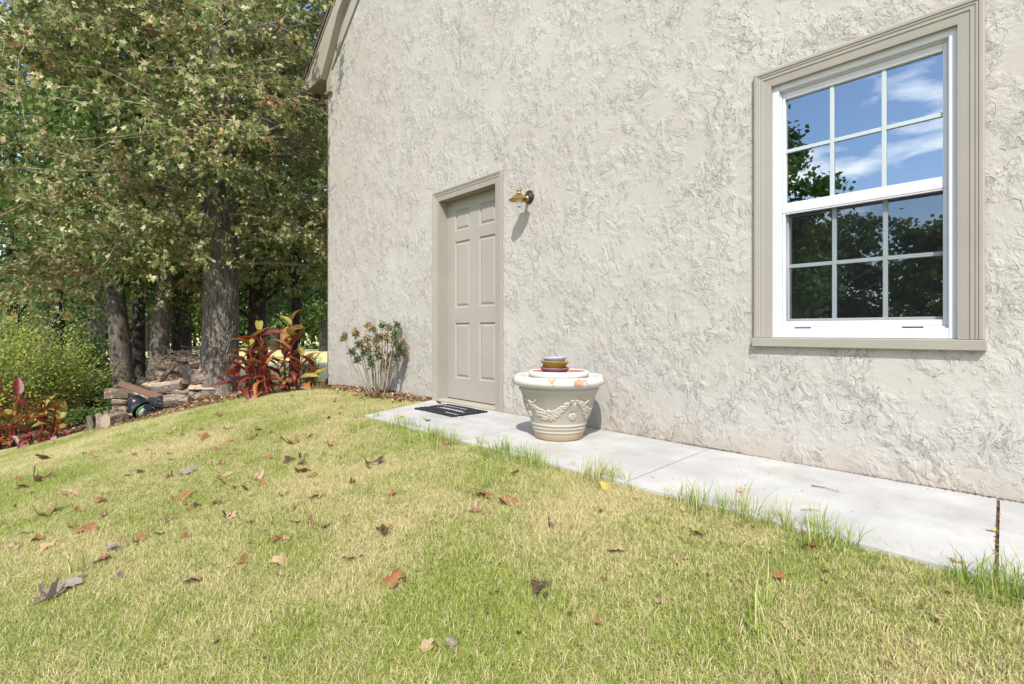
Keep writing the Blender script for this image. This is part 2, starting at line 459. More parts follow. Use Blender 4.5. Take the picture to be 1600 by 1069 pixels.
# debris packed in the open joint
v = []; f = []; t = []
for i in range(900):
    k = random.random(); x = 2.05 + k * .97; y = .14 + k * .06 + random.uniform(-.006, .006); z = -.010 + random.uniform(-.004, .010)
    s = random.uniform(.003, .008); an = random.uniform(0, 6.28); b = len(v)
    for q in range(3): v.append((x + s * math.cos(an + q * 2.1), y + s * math.sin(an + q * 2.1), z + random.uniform(-.003, .003)))
    f.append((b, b + 1, b + 2)); t += [random.random() * .6] * 3
tag(link('joint_debris', np_mesh('joint_debris', v, f, {'tint': t}), M['litter'], walk), kind='stuff')
jf = MB()
for a0, b0 in joints[1:-1]: jf.add([(2.05, b0 - .02, -.014), (WX - .015, a0 - .02, -.014), (WX - .015, a0 + .02, -.014), (2.05, b0 + .02, -.014)], [(0, 1, 2, 3)])
jf.build('joint_filler', M['joint'], walk)

# ------------------------------------------------------------------ the house
house = empty('house', (0, 0, 0), 0, 'pale grey stucco house wall with taupe door and white window', 'house')
HY0, HY1, HX1 = -3.4, 7.18, 11.5
D0, D1, DZ = 3.505, 4.41, 2.067          # door opening
W0, W1, WZ0, WZ1 = .330, 1.135, .685, 2.105   # window opening
EAVE = 4.33; SL = .72; MIDY = (HY0 + HY1) / 2
def roofz(y): return 4.50 + SL * (min(HY1, y) - 0) * 0 + (HY1 - y) * SL if y >= MIDY else 4.50 + (y - HY0) * SL
wall = MB()
ys = [HY0, W0, W1, D0, D1, HY1]; zs = [-.25, 0, WZ0, DZ, WZ1, 4.05]
x = WX
def wq(y0, y1, z0, z1): wall.add([(x, y0, z0), (x, y0, z1), (x, y1, z1), (x, y1, z0)], [(0, 1, 2, 3)])
for i in range(5):
    for j in range(5):
        cy, cz = (ys[i] + ys[i + 1]) / 2, (zs[j] + zs[j + 1]) / 2
        if W0 < cy < W1 and WZ0 < cz < WZ1: continue
        if D0 < cy < D1 and cz < DZ and cz > 0: continue
        wq(ys[i], ys[i + 1], zs[j], zs[j + 1])
wall.add([(x, HY0, 4.05), (x, HY0, 4.3), (x, MIDY, 4.3 + (MIDY - HY0) * SL), (x, HY1, 4.3), (x, HY1, 4.05)], [(0, 1, 2, 3, 4)])
wall.add([(WX, HY1, -.6), (WX, HY1, 4.3), (HX1, HY1, 4.3), (HX1, HY1, -.6)], [(0, 1, 2, 3)])
wall.add([(WX, HY0, -.6), (HX1, HY0, -.6), (HX1, HY0, 4.3), (WX, HY0, 4.3)], [(0, 1, 2, 3)])
wall.add([(HX1, HY0, -.6), (HX1, HY1, -.6), (HX1, HY1, 4.3), (HX1, MIDY, 4.3 + (MIDY - HY0) * SL), (HX1, HY0, 4.3)], [(0, 1, 2, 3, 4)])
wall.build('wall', M['stucco'], house)
# inner reveals and a dim room
rv = MB(); t = .17
for (y0, y1, z0, z1) in ((W0, W1, WZ0, WZ1),):
    rv.add([(x, y0, z0), (x + t, y0, z0), (x + t, y0, z1), (x, y0, z1)], [(0, 1, 2, 3)])
    rv.add([(x, y1, z0), (x, y1, z1), (x + t, y1, z1), (x + t, y1, z0)], [(0, 1, 2, 3)])
    rv.add([(x, y0, z1), (x + t, y0, z1), (x + t, y1, z1), (x, y1, z1)], [(0, 1, 2, 3)])
    rv.add([(x, y0, z0), (x, y1, z0), (x + t, y1, z0), (x + t, y0, z0)], [(0, 1, 2, 3)])
rv.build('window_reveal', M['trim'], house)
rm = MB()
xx0, xx1, yy0, yy1, zz0, zz1 = WX + t, 8, -2.5, 3.2, -.3, 2.6
rm.add([(xx1, yy0, zz0), (xx1, yy1, zz0), (xx1, yy1, zz1), (xx1, yy0, zz1)], [(0, 1, 2, 3)])
rm.add([(xx0, yy0, zz0), (xx1, yy0, zz0), (xx1, yy0, zz1), (xx0, yy0, zz1)], [(0, 1, 2, 3)])
rm.add([(xx0, yy1, zz0), (xx0, yy1, zz1), (xx1, yy1, zz1), (xx1, yy1, zz0)], [(0, 1, 2, 3)])
rm.add([(xx0, yy0, zz0), (xx0, yy1, zz0), (xx1, yy1, zz0), (xx1, yy0, zz0)], [(0, 1, 2, 3)])
rm.add([(xx0, yy0, zz1), (xx1, yy0, zz1), (xx1, yy1, zz1), (xx0, yy1, zz1)], [(0, 1, 2, 3)])
for (a0, a1, b0, b1) in ((yy0, yy1, zz0, WZ0), (yy0, yy1, WZ1, zz1), (yy0, W0, WZ0, WZ1), (W1, yy1, WZ0, WZ1)):
    rm.add([(xx0, a0, b0), (xx0, a0, b1), (xx0, a1, b1), (xx0, a1, b0)], [(0, 1, 2, 3)])
rm.build('room', M['room'], house)

# roof, rake, cornice return
OV = .11
roof = MB()
EY1 = 7.70
def rz(y): return 4.49 + (7.73 - y) * .70
TH = .05
xa, xb = WX - OV - .03, HX1 + .3
pk = rz(MIDY)
roof.prism_x([(EY1 + .02, rz(EY1 + .02)), (MIDY, pk), (MIDY, pk + TH), (EY1 + .02, rz(EY1 + .02) + TH)], xa, xb)
e0 = HY0 - .44
roof.prism_x([(e0, rz(2 * MIDY - e0)), (e0, rz(2 * MIDY - e0) + TH), (MIDY, pk + TH), (MIDY, pk)], xa, xb)
rf = roof.build('roof', M['shingle'], house)
for i in range(26):      # shingle courses, stepped up the slope
    yA = EY1 + .03 - i * .18
    if yA < MIDY: break
    c_ = MB(); yB = yA - .2
    c_.prism_x([(yA, rz(yA) + TH + .001), (yB, rz(yB) + TH + .001), (yB, rz(yB) + TH + .004), (yA, rz(yA) + TH + .018)], xa - .012, xb)
    c_.build('shingle_course', M['shingle'], rf)
rk = MB(); x0 = WX - OV
def lower(y): return rz(y) - .27
rk.prism_x([(EY1, rz(EY1) - .002), (EY1, 4.31), (7.19, 4.31), (6.97, 4.55), (6.62, lower(6.62)), (MIDY, lower(MIDY)), (MIDY, rz(MIDY) - .002)], x0, x0 + .025)
rk.prism_x([(2 * MIDY - EY1, rz(EY1) - .002), (2 * MIDY - EY1, 4.31), (2 * MIDY - 7.19, 4.31), (2 * MIDY - 6.62, lower(6.62)), (MIDY, lower(MIDY)), (MIDY, rz(MIDY) - .002)][::-1], x0, x0 + .025)
rk.build('rake_fascia', M['trim'], house)
cap = MB(); cap.prism_x([(EY1 + .015, rz(EY1 + .015) - .003), (EY1 + .015, rz(EY1) - .05), (MIDY, rz(MIDY) - .05), (MIDY, rz(MIDY) - .003)], x0 - .016, x0 - .001)
cap.build('rake_moulding', M['trim'], house)
dr = MB(); dr.prism_x([(EY1 + .03, rz(EY1 + .03) + TH - .002), (EY1 + .03, rz(EY1 + .03) - .01), (MIDY, rz(MIDY) - .01), (MIDY, rz(MIDY) + TH - .002)], xa - .006, xa - .001)
dr.build('drip_edge', M['brown_metal'], house)
sf = MB()
sf.prism_x([(6.62, lower(6.62) + .01), (MIDY, lower(MIDY) + .01), (MIDY, lower(MIDY) + .03), (6.62, lower(6.62) + .03)], x0 + .026, WX - .001)
sf.box(x0 + .026, WX - .001, HY1 + .011, EY1 - .002, 4.315, 4.335)
sf.box(WX - .001, HX1, HY1 + .001, EY1 - .002, 4.315, 4.335)
sf.build('soffit', M['trim'], house)
bx = MB(); bx.prism_x([(7.188, 4.312), (6.97, 4.552), (6.62, lower(6.62) + .002), (6.62, lower(6.62) + .02), (6.975, 4.57), (7.188, 4.335)], x0 + .026, WX - .001); bx.build('cornice_return', M['trim'], house)
ef = MB(); ef.box(x0 + .026, HX1, EY1 - .025, EY1 - .001, 4.312, rz(EY1) - .01); ef.build('eave_fascia', M['trim'], house)
fz = MB()   # frieze board along the gable slope, and its drop at the corner
fl = lambda y: 4.415 + (7.03 - y) * SL
fz.prism_x([(7.03, fl(7.03)), (7.03, fl(7.03) + .30), (MIDY, fl(MIDY) + .30), (MIDY, fl(MIDY))], WX - .022, WX)
fz.prism_x([(HY1 + .0, 4.10), (7.03, 4.10), (7.03, 4.60), (HY1, 4.60)], WX - .024, WX - .001)
fz.prism_x([(HY1 + .01, 4.10), (7.0, 4.10), (7.0, 4.125), (HY1 + .01, 4.125)], WX - .045, WX - .024)
fz.build('frieze_board', M['trim'], house)
gt = MB()   # k-style gutter
gp = [(y_, z_ + .06) for y_, z_ in [(EY1 + .001, 4.27), (EY1 + .07, 4.27), (EY1 + .09, 4.30), (EY1 + .09, 4.33), (EY1 + .115, 4.36), (EY1 + .115, 4.385), (EY1 + .10, 4.385), (EY1 + .10, 4.365), (EY1 + .075, 4.335), (EY1 + .075, 4.305), (EY1 + .062, 4.285), (EY1 + .001, 4.285)]]
gt.prism_x(gp, x0 - .02, HX1); gt.prism_x([(EY1 + .001, 4.33), (EY1 + .07, 4.33), (EY1 + .115, 4.42), (EY1 + .115, 4.445), (EY1 + .001, 4.445)], x0 - .024, x0 - .02)
gt.build('gutter', M['trim'], house)
ds = MB()
def rect(p, wx=.04, wy=.028):
    return p
path = [(3.10, EY1 + .04, 4.33), (3.10, EY1 + .03, 4.22), (3.10, EY1 - .02, 4.16), (3.10, HY1 + .12, 4.06), (3.10, HY1 + .04, 3.97), (3.10, HY1 + .04, .05), (3.10, HY1 + .16, -.02)]
rings = []
for i, p_ in enumerate(path):
    a_ = Vector(path[max(0, i - 1)]); b_ = Vector(path[min(len(path) - 1, i + 1)]); tn = (b_ - a_).normalized()
    up = Vector((1, 0, 0)); sd_ = tn.cross(up).normalized(); P_ = Vector(p_)
    rings.append(lambda u, v_, P_=P_, up=up, sd_=sd_: tuple(P_ + up * u + sd_ * v_))
ds.sweep([(-.045, -.03), (.045, -.03), (.045, .03), (-.045, .03)], rings)
ds.build('downspout', M['brown_metal'], house, bevel=.004)

# picture-frame casing with a moulded profile, mitred
def casing(y0, y1, z0, z1, wdt, prof, bottom=False):
    """outer rectangle; prof: (w inward, proud) points"""
    mb = MB()
    if bottom:
        cs = [(y0, z0, 1, 1), (y0, z1, 1, -1), (y1, z1, -1, -1), (y1, z0, -1, 1)]
    else:
        cs = [(y0, z0, 1, 0), (y0, z1, 1, -1), (y1, z1, -1, -1), (y1, z0, -1, 0)]
    fns = [(lambda a_, b_, q=q: (WX - b_, q[0] + q[2] * a_, q[1] + q[3] * a_)) for q in cs]
    mb.sweep(prof, fns, closed=bottom)
    return mb
cprof = [(p_, q_ * .62 if q_ > 0 else q_) for p_, q_ in [(0, -.005), (0, .034), (.006, .040), (.018, .040), (.022, .033), (.030, .033), (.034, .027), (.048, .027), (.052, .020), (.078, .017), (.092, .015), (.092, -.02)]]
door = empty('door', (0, 0, 0)); door.parent = house
mb = casing(D0 - .097, D1 + .097, .002, DZ + .066 + .03, .095, cprof); mb.build('door_casing', M['taupe'], door)
jb = MB(); jd = .15
jb.box(WX - .0095, WX + jd, D1 - .004, D1 + .03, .0, DZ + .03)
jb.box(WX - .0095, WX + jd, D0 - .03, D0 + .004, .0, DZ + .03)
jb.box(WX - .0095, WX + jd, D0 + .0045, D1 - .0045, DZ - .004, DZ + .03)
jb.box(WX + .102 - .002, WX + .115 - .002, D1 - .02, D1 - .0041, .03, DZ - .0045)
jb.build('door_jamb', M['taupe'], door)
DX = WX + .101
slab = MB()
panels = []
for (ya, yb) in ((3.645, 3.864), (4.036, 4.256)):
    for (za, zb) in ((1.759, 1.946), (.974, 1.628), (.255, .796)): panels.append((ya - .012, yb + .012, za - .012, zb + .012))
ysd = [D0 + .007] + sorted({q for p_ in panels for q in p_[:2]}) + [D1 - .007]
zsd = [.034] + sorted({q for p_ in panels for q in p_[2:]}) + [DZ - .007]
for i in range(len(ysd) - 1):
    for j in range(len(zsd) - 1):
        cy, cz = (ysd[i] + ysd[i + 1]) / 2, (zsd[j] + zsd[j + 1]) / 2
        if any(p_[0] < cy < p_[1] and p_[2] < cz < p_[3] for p_ in panels): continue
        slab.box(DX, DX + .04, ysd[i], ysd[i + 1], zsd[j], zsd[j + 1])
# weld the stiles and rails into one board
o = slab.build('door_leaf', M['taupe_door'], door)
bm = bmesh.new(); bm.from_mesh(o.data); bmesh.ops.remove_doubles(bm, verts=bm.verts, dist=1e-5)
bm.to_mesh(o.data); bm.free()
for (ya, yb, za, zb) in panels:
    mb = MB()
    pr = [(0, 0), (.008, .010), (.014, .012), (.020, .012), (.040, .003), (.040, .03), (0, .03)]
    cs = [(ya, za, 1, 1), (ya, zb, 1, -1), (yb, zb, -1, -1), (yb, za, -1, 1)]
    fns = [(lambda a_, b_, q=q: (DX + b_, q[0] + q[2] * a_, q[1] + q[3] * a_)) for q in cs]
    mb.sweep(pr, fns, closed=True)
    mb.box(DX + .003, DX + .03, ya + .040, yb - .040, za + .040, zb - .040)
    mb.build('door_panel', M['taupe_door'], door)
mb = MB(); mb.box(WX - .02, WX + .16, D0 + .0045, D1 - .0045, .001, .024); mb.build('threshold', M['threshold'], door, bevel=.004)
mb = MB(); mb.box(DX + .004, DX + .03, D0 + .006, D1 - .006, .0245, .0335); mb.build('door_sweep', M['dark_gap'], door)
mb = MB(); mb.box(DX - .003, DX + .002, D0 + .010, D0 + .028, .95, 1.01); mb.build('latch_plate', M['brown_metal'], door)
mb = MB(); mb.box(DX + .05, DX + .06, D0, D1, 0, DZ); mb.build('door_backing', M['dark_gap'], door)

# --- window
win = empty('window'); win.parent = house
mb = casing(W0 - .088, W1 + .088, WZ0 - .0, WZ1 + .088, .09, cprof); mb.build('window_casing', M['taupe'], win)
mb = MB(); mb.box(WX - .034, WX + .012, W0 - .094, W1 + .094, WZ0 - .05, WZ0 - .002); mb.build('window_sill', M['taupe'], win, bevel=.003)
def frame4(y0, y1, z0, z1, wl_, wt, wb, x0_, x1_, bevel=.002, nm='frame', mt=M['white'], par=win):
    mb = MB()
    mb.box(x0_, x1_, y0, y0 + wl_, z0, z1); mb.box(x0_, x1_, y1 - wl_, y1, z0, z1)
    mb.box(x0_ + .0007, x1_, y0 + wl_, y1 - wl_, z1 - wt, z1); mb.box(x0_ + .0007, x1_, y0 + wl_, y1 - wl_, z0, z0 + wb)
    return mb.build(nm, mt, par, bevel)
frame4(W0 + .001, W1 - .001, WZ0 + .001, WZ1 - .001, .036, .036, .05, WX + .012, WX + .15, nm='window_frame')
# frame channel step
frame4(W0 + .036, W1 - .036, WZ0 + .05, WZ1 - .036, .008, .008, .010, WX + .030, WX + .15, nm='window_stop')
gy0, gy1 = .391, 1.060
frame4(W0 + .0445, W1 - .0445, 1.385, WZ1 - .0445, gy0 - W0 - .0445 + .0, .036, .055, WX + .040, WX + .068, nm='upper_sash')
frame4(W0 + .0445, W1 - .0445, WZ0 + .0605, 1.425, gy0 - W0 - .0445 + .004, .04, .045, WX + .0735, WX + .100, nm='lower_sash')
up = (gy0, W1 - .0445 - (gy0 - W0 - .0445), 1.440, WZ1 - .0805)
lo = (up[0] + .004, up[1] - .004, WZ0 + .1055, 1.386)
for (y0, y1, z0, z1), gx in ((up, WX + .054), (lo, WX + .087)):
    mw = .010
    ym = [y0 + (y1 - y0) / 3, y0 + 2 * (y1 - y0) / 3]; zm = (z0 + z1) / 2
    for yv in ym:
        mb = MB(); mb.box(gx - .004, gx + .005, yv - mw, yv + mw, z0, z1); mb.build('muntin', M['grille'], win, .0015)
    mb = MB()
    yy = [y0] + ym + [y1]
    for k in range(3): mb.box(gx - .0035, gx + .0045, yy[k] + (mw if k else 0), yy[k + 1] - (mw if k < 2 else 0), zm - mw, zm + mw)
    mb.build('muntin', M['grille'], win, .0015)
    for k in range(3):
        for (za, zb) in ((z0, zm), (zm, z1)):
            mb = MB(); q0, q1 = yy[k] - .002, yy[k + 1] + .002
            xg = gx + .006
            mb.add([(xg, q0 + (.002), za), (xg, q0 + .002, zb), (xg, q1 - .002, zb), (xg, q1 - .002, za)], [(0, 1, 2, 3)])
            mb.build('pane', M['glass'], win)
mb = MB(); xs_ = WX + .048
mb.add([(xs_, lo[0] - .02, lo[2] - .02), (xs_, lo[0] - .02, 1.384), (xs_, lo[1] + .02, 1.384), (xs_, lo[1] + .02, lo[2] - .02)], [(0, 1, 2, 3)])
mb.build('insect_screen', M['screen'], win)
frame4(W0 + .0445, W1 - .0445, WZ0 + .0605, 1.3845, .016, .008, .03, WX + .042, WX + .056, nm='screen_frame')
for yv in (.50, .98):
    mb = MB(); mb.box(WX + .022, WX + .032, yv - .04, yv + .04, WZ0 + .0505, WZ0 + .0585); mb.build('screen_tab', M['dark_gap'], win)

# things seen through the lower sash: a shelf with a yellow bag and some looped wire
sh = MB(); sh.box(WX + .30, WX + .62, .2, 1.5, .70, .725); sh.box(WX + .60, WX + .62, .2, 1.5, -.3, .70); sh.build('shelf', M['room'], house)
yb = MB()
yb.lathe([(.0, 0), (.06, .0), (.07, .03), (.068, .09), (.05, .14), (.02, .17), (0, .175)], (WX + .38, 1.16, .726), 10)
M['yellow'] = paint('yellow_plastic', (.65, .42, .03), .5)
tag(yb.build('bag', M['yellow']), 'small yellow bag on the shelf behind the lower left window pane', 'bag')
M['pale_wire'] = paint('pale_wire', (.55, .55, .52), .4)
cw = MB()
for k in range(6):
    pts = []
    for i in range(14):
        s_ = i / 13
        pts.append((WX + .42 + .03 * math.sin(k + s_ * 5), 1.22 - s_ * (.42 + .04 * k) , .95 + .10 * math.sin(s_ * 3.4 + k * .9) + .03 * k))
    cw.tube(pts, .004, 5)
cw.tube([(WX + .42, 1.2, .727), (WX + .42, 1.18, 1.0)], .006, 6)
tag(cw.build('wire_bundle', M['pale_wire']), 'loose bundle of pale wires behind the lower left window pane', 'wires')

# ------------------------------------------------------------------ wall lamp
M['brass'] = NM('aged_brass').set((.50, .33, .10), .32, metal=1.0)
M['bronze'] = NM('dark_bronze').set((.06, .055, .055), .35, metal=.8)
M['bulb'] = paint('bulb_white', (.80, .79, .84), .3, .01, 0)
M['ceramic'] = paint('socket_ceramic', (.66, .64, .50), .5, .02, .1)
LY, LZ = 3.075, 1.855
lamp = empty('wall_lamp', (WX, LY, LZ), 0, 'small brass wall lamp with bare spiral bulb beside the door', 'lamp')
ROTX = Matrix.Rotation(R(-90), 3, 'Y')      # +z -> -x (out of the wall)
mb = MB(); mb.lathe([(0, .0), (.052, .0), (.056, .004), (.055, .010), (.047, .014), (.045, .013), (.040, .012), (.034, .020), (.020, .026), (.014, .030), (0, .031)], (0, 0, 0), 28, axis=ROTX)
mb.build('backplate', M['bronze'], lamp)
mb = MB(); mb.tube([(-.018, 0, 0), (-.035, 0, -.02), (-.055, 0, -.042), (-.078, 0, -.050), (-.098, 0, -.040), (-.108, 0, -.022), (-.112, 0, -.006)], [.012, .013, .012, .010, .009, .009, .010], 10)
mb.ellipsoid((-.03, 0, -.012), Matrix.Identity(3), (.018, .020, .020), 12, 8)
mb.build('arm', M['brass'], lamp)
SX = -.125
mb = MB(); mb.lathe([(.012, .018), (.020, .014), (.028, .006), (.055, -.014), (.086, -.038), (.088, -.042), (.082, -.040), (.052, -.018), (.026, .000), (.010, .002)], (SX, 0, -.006), 8, smooth=False)
mb.build('shade', M['brass'], lamp)
mb = MB(); mb.lathe([(.0, .058), (.003, .056), (.004, .046), (.010, .044), (.022, .040), (.023, .036), (.014, .028), (.013, .018), (.019, .010), (.0, .008)], (SX, 0, -.004), 20)
mb.build('finial', M['brass'], lamp)
mb = MB(); mb.lathe([(.0, -.008), (.021, -.009), (.025, -.03), (.024, -.05), (.018, -.058), (0, -.058)], (SX, 0, 0), 20); mb.build('socket', M['ceramic'], lamp)
mb = MB(); pts = []
for i in range(110):
    a_ = i / 110 * 2 * math.pi * 3.6; pts.append((SX + .020 * math.cos(a_), .020 * math.sin(a_), -.064 - i / 110 * .045))
mb.tube(pts, .0062, 7); mb.lathe([(0, -.056), (.02, -.057), (.018, -.066), (0, -.067)], (SX, 0, 0), 16)
mb.build('spiral_bulb', M['bulb'], lamp)

# ------------------------------------------------------------------ planter
a = NM('cast_resin'); p = a.pos()
c = a.mix(a.noise(p, 6, 5), (.36, .325, .26), (.43, .395, .325))
wn_ = a.mapr(a.noise(p, 13, 5, .7), .60, .68)
sxyz = a.node('ShaderNodeSeparateXYZ'); a.l.new(p, sxyz.inputs[0])
c = a.mix(a.math('MULTIPLY', wn_, .6), c, (.46, .27, .18))
foot = a.mapr(a.math('MULTIPLY_ADD', a.noise(p, 20, 4), .02, sxyz.outputs[2]), .045, .068, 1, 0)
c = a.mix(a.math('MULTIPLY', foot, .75), c, (.44, .31, .19))
rimm = a.mapr(sxyz.outputs[2], .35, .365)
rimc = a.mix(a.mapr(a.noise(p, 11, 5, .65), .54, .62), (.52, .50, .455), (.40, .22, .13))
c = a.mix(rimm, c, rimc)
M['pot'] = a.set(c, .75, a.noise(p, 120, 4), .0012, .8)
M['terracotta'] = paint('terracotta', (.36, .13, .07), .8, .1, .2)
M['pot_white'] = paint('white_pot', (.58, .565, .53), .7, .03, .3, 12)
PX, PY = 2.607, 2.356
pot = empty('planter', (PX, PY, 0), 0, 'large cream planter with moulded garlands standing on the concrete path', 'planter')
prof = [(.0, .002), (.156, .002), (.166, .008), (.171, .045), (.174, .050), (.179, .053), (.181, .058), (.178, .063), (.180, .066), (.184, .092), (.187, .096), (.192, .100), (.193, .106), (.189, .112),
        (.192, .118), (.262, .322), (.270, .326), (.273, .334), (.270, .342), (.266, .346), (.272, .352), (.296, .360), (.312, .372), (.319, .388), (.317, .405), (.308, .418), (.294, .425), (.284, .423), (.276, .412), (.262, .36), (.255, .34), (.0, .34)]
mb = MB(); mb.lathe(prof, (0, 0, 0), 96); mb.build('body', M['pot'], pot)
def body_r(z): return .192 + (z - .118) * (.262 - .192) / (.322 - .118)
rel = MB()
def onp(th, z, off=0.0):
    r = body_r(z) + off; return Vector((r * math.cos(th), r * math.sin(th), z))
def relief_tube(pts, rad, off=.0):
    rel.tube([onp(t_, z_, off) for t_, z_ in pts], rad, 6)
view = math.atan2(-PY, -PX)
for q in range(4):
    th0 = view + R(25) + q * math.pi / 2
    # th decreases to the right as seen from outside? sweep both ways symmetrical swag between bows
    n = 60
    rnd = random.Random(q)
    for i in range(n):      # garland of overlapping leaves
        s_ = (i + .5) / n; ang = th0 + (.12 + s_ * .76) * math.pi / 2
        dip = 1 - (2 * s_ - 1) ** 2
        z = .262 - .085 * dip; wdt = .008 + .026 * dip
        for k in range(2):
            oz = rnd.uniform(-wdt, wdt); P = onp(ang, z + oz, .0015)
            tdir = Vector((-math.sin(ang), math.cos(ang), 0)); nd = Vector((math.cos(ang), math.sin(ang), -.3)).normalized()
            t_ = (tdir * (1 if rnd.random() < .5 else -1) + Vector((0, 0, rnd.uniform(-.9, .9)))).normalized()
            t_ = (t_ - nd * t_.dot(nd)).normalized(); b_ = nd.cross(t_)
            mat = Matrix((t_, b_, nd)).transposed()
            rel.ellipsoid(P, mat, (.020, .008, .006), 8, 5)
    # bow and hanging rosette at each end
    tb = th0; B = .268
    for sg in (-1, 1):
        relief_tube([(tb, B), (tb + sg * .05, B + .012), (tb + sg * .11, B + .010), (tb + sg * .10, B - .008), (tb + sg * .03, B - .004), (tb, B)], [.005, .006, .006, .006, .005, .005], .003)
        relief_tube([(tb, B), (tb + sg * .04, B - .03), (tb + sg * .02, B - .05), (tb + sg * .06, B - .075)], [.006, .005, .005, .003], .002)
    relief_tube([(tb + .1 , B + .01), (tb + .2, B - .012), (tb + .32, B - .018), (tb + .45, B - .002), (tb + .50, B + .012)], [.003, .006, .007, .005, .002], .001)
    nd = Vector((math.cos(tb), math.sin(tb), -.3)).normalized(); up = Vector((0, 0, 1)); up = (up - nd * up.dot(nd)).normalized(); sd2 = nd.cross(up)
    mat = Matrix((sd2, up, nd)).transposed()
    cz = .172; cP = onp(tb, cz, -.002)
    rel.lathe([(0, .008), (.008, .009), (.012, .006), (.018, .009), (.023, .009), (.027, .005), (.029, 0)], cP, 20, axis=mat)
    for k in range(8):
        aa = k * math.pi / 4; rel.ellipsoid(cP + mat @ Vector((.015 * math.cos(aa), .015 * math.sin(aa), .008)), mat, (.004, .004, .004), 6, 4)
rel.build('garland_relief', M['pot'], pot)
fr = MB()      # running scroll band near the foot
for k in range(72):
    an = 2 * math.pi * k / 72; r = .1825
    fr.tube([(r * math.cos(an + d_), r * math.sin(an + d_), z_) for d_, z_ in ((0, .073), (.022, .086), (.05, .086), (.066, .074))], .0038, 5)
fr.build('scroll_band', M['pot'], pot)

inner = MB()
inner.lathe([(.0, .344), (.14, .344), (.175, .40), (.19, .405), (.203, .414), (.206, .430), (.204, .446), (.199, .453), (.192, .454), (.187, .449)], (0, 0, 0), 64)
ip = empty('nested_pot', (PX, PY + .0, 0.0), 0, 'white rimmed clay pot nested inside the big cream planter', 'pot')
inner.build('rim', M['pot_white'], ip)
mb = MB(); mb.lathe([(.1865, .4485), (.178, .432), (.168, .426), (.02, .426), (0, .426)], (0, 0, 0), 48); mb.build('clay_inside', M['terracotta'], ip)
def plate(name, label, col, c, prof, tilt=0, tdir=0):
    m = paint(name + '_glaze', col, .35, .05, .1, 10)
    mb = MB(); ax = Matrix.Rotation(tdir, 3, 'Z') @ Matrix.Rotation(tilt, 3, 'X')
    mb.lathe(prof, (0, 0, 0), 48, axis=ax); o = mb.build('plant_saucer', m)
    o.location = c; tag(o, label, 'saucer', 'saucers stacked in the planter'); return o
SC = Vector((PX - .02, PY + .02, 0))
plate('saucer_a', 'mauve plant saucer, lowest of the small stack in the planter', (.22, .12, .16), SC + Vector((0, 0, .429)),
      [(0, 0), (.070, 0), (.075, .004), (.092, .030), (.100, .040), (.101, .046), (.096, .047), (.086, .034), (.070, .010), (0, .008)], R(2))
plate('saucer_b', 'deep ochre yellow saucer between the mauve and the grey one', (.32, .18, .035), SC + Vector((.004, .006, .458)),
      [(0, 0), (.066, 0), (.074, .004), (.084, .040), (.097, .052), (.099, .058), (.093, .059), (.078, .045), (.068, .010), (0, .008)], R(3), R(80))
plate('saucer_c', 'pale blue grey saucer, topmost of the small stack in the planter', (.36, .39, .43), SC + Vector((.0, -.006, .510)),
      [(0, 0), (.058, 0), (.064, .004), (.076, .022), (.083, .030), (.083, .035), (.078, .036), (.066, .024), (.058, .012), (0, .012)], R(3), R(200))

# ------------------------------------------------------------------ woven rag mat
mat_root = empty('door_mat', (2.735, 3.79, 0.001), 0, 'small black woven rag mat with white stripes in front of the door', 'doormat')
M['rag_black'] = paint('black_rag', (.022, .022, .025), .95, .3, 0, 60, .003)
M['rag_white'] = paint('pale_rag', (.30, .30, .33), .95, .1, .2, 60, .003)
rn = random.Random(3)
ncord = 20
for k in range(ncord):
    x_ = -.19 + .38 * (k + .5) / ncord
    L = .30 + rn.uniform(-.018, .012); L2 = .30 + rn.uniform(-.018, .012)
    white = k in (3, 9, 10, 15)
    segs = [(-L, L2, False)]
    if white:
        c0 = rn.uniform(-.25, -.05); c1 = rn.uniform(.05, .24); segs = [(-L, c0, k == 3), (c0, c1, k != 3), (c1, L2, k == 15)]
    for (s0, s1, wh) in segs:
        mb = MB(); pts = []; rr = []
        n = max(3, int((s1 - s0) / .014))
        for i in range(n + 1):
            y_ = s0 + (s1 - s0) * i / n
            pts.append((x_ + rn.uniform(-.002, .002) + .006 * math.sin(y_ * 9 + 1), y_, .007 + .0025 * math.sin(i * 2.1 + k * 3)))
            rr.append(.0092 + rn.uniform(-.0012, .0012))
        mb.tube(pts, rr, 6); mb.build('woven_cord', M['rag_white'] if wh else M['rag_black'], mat_root)

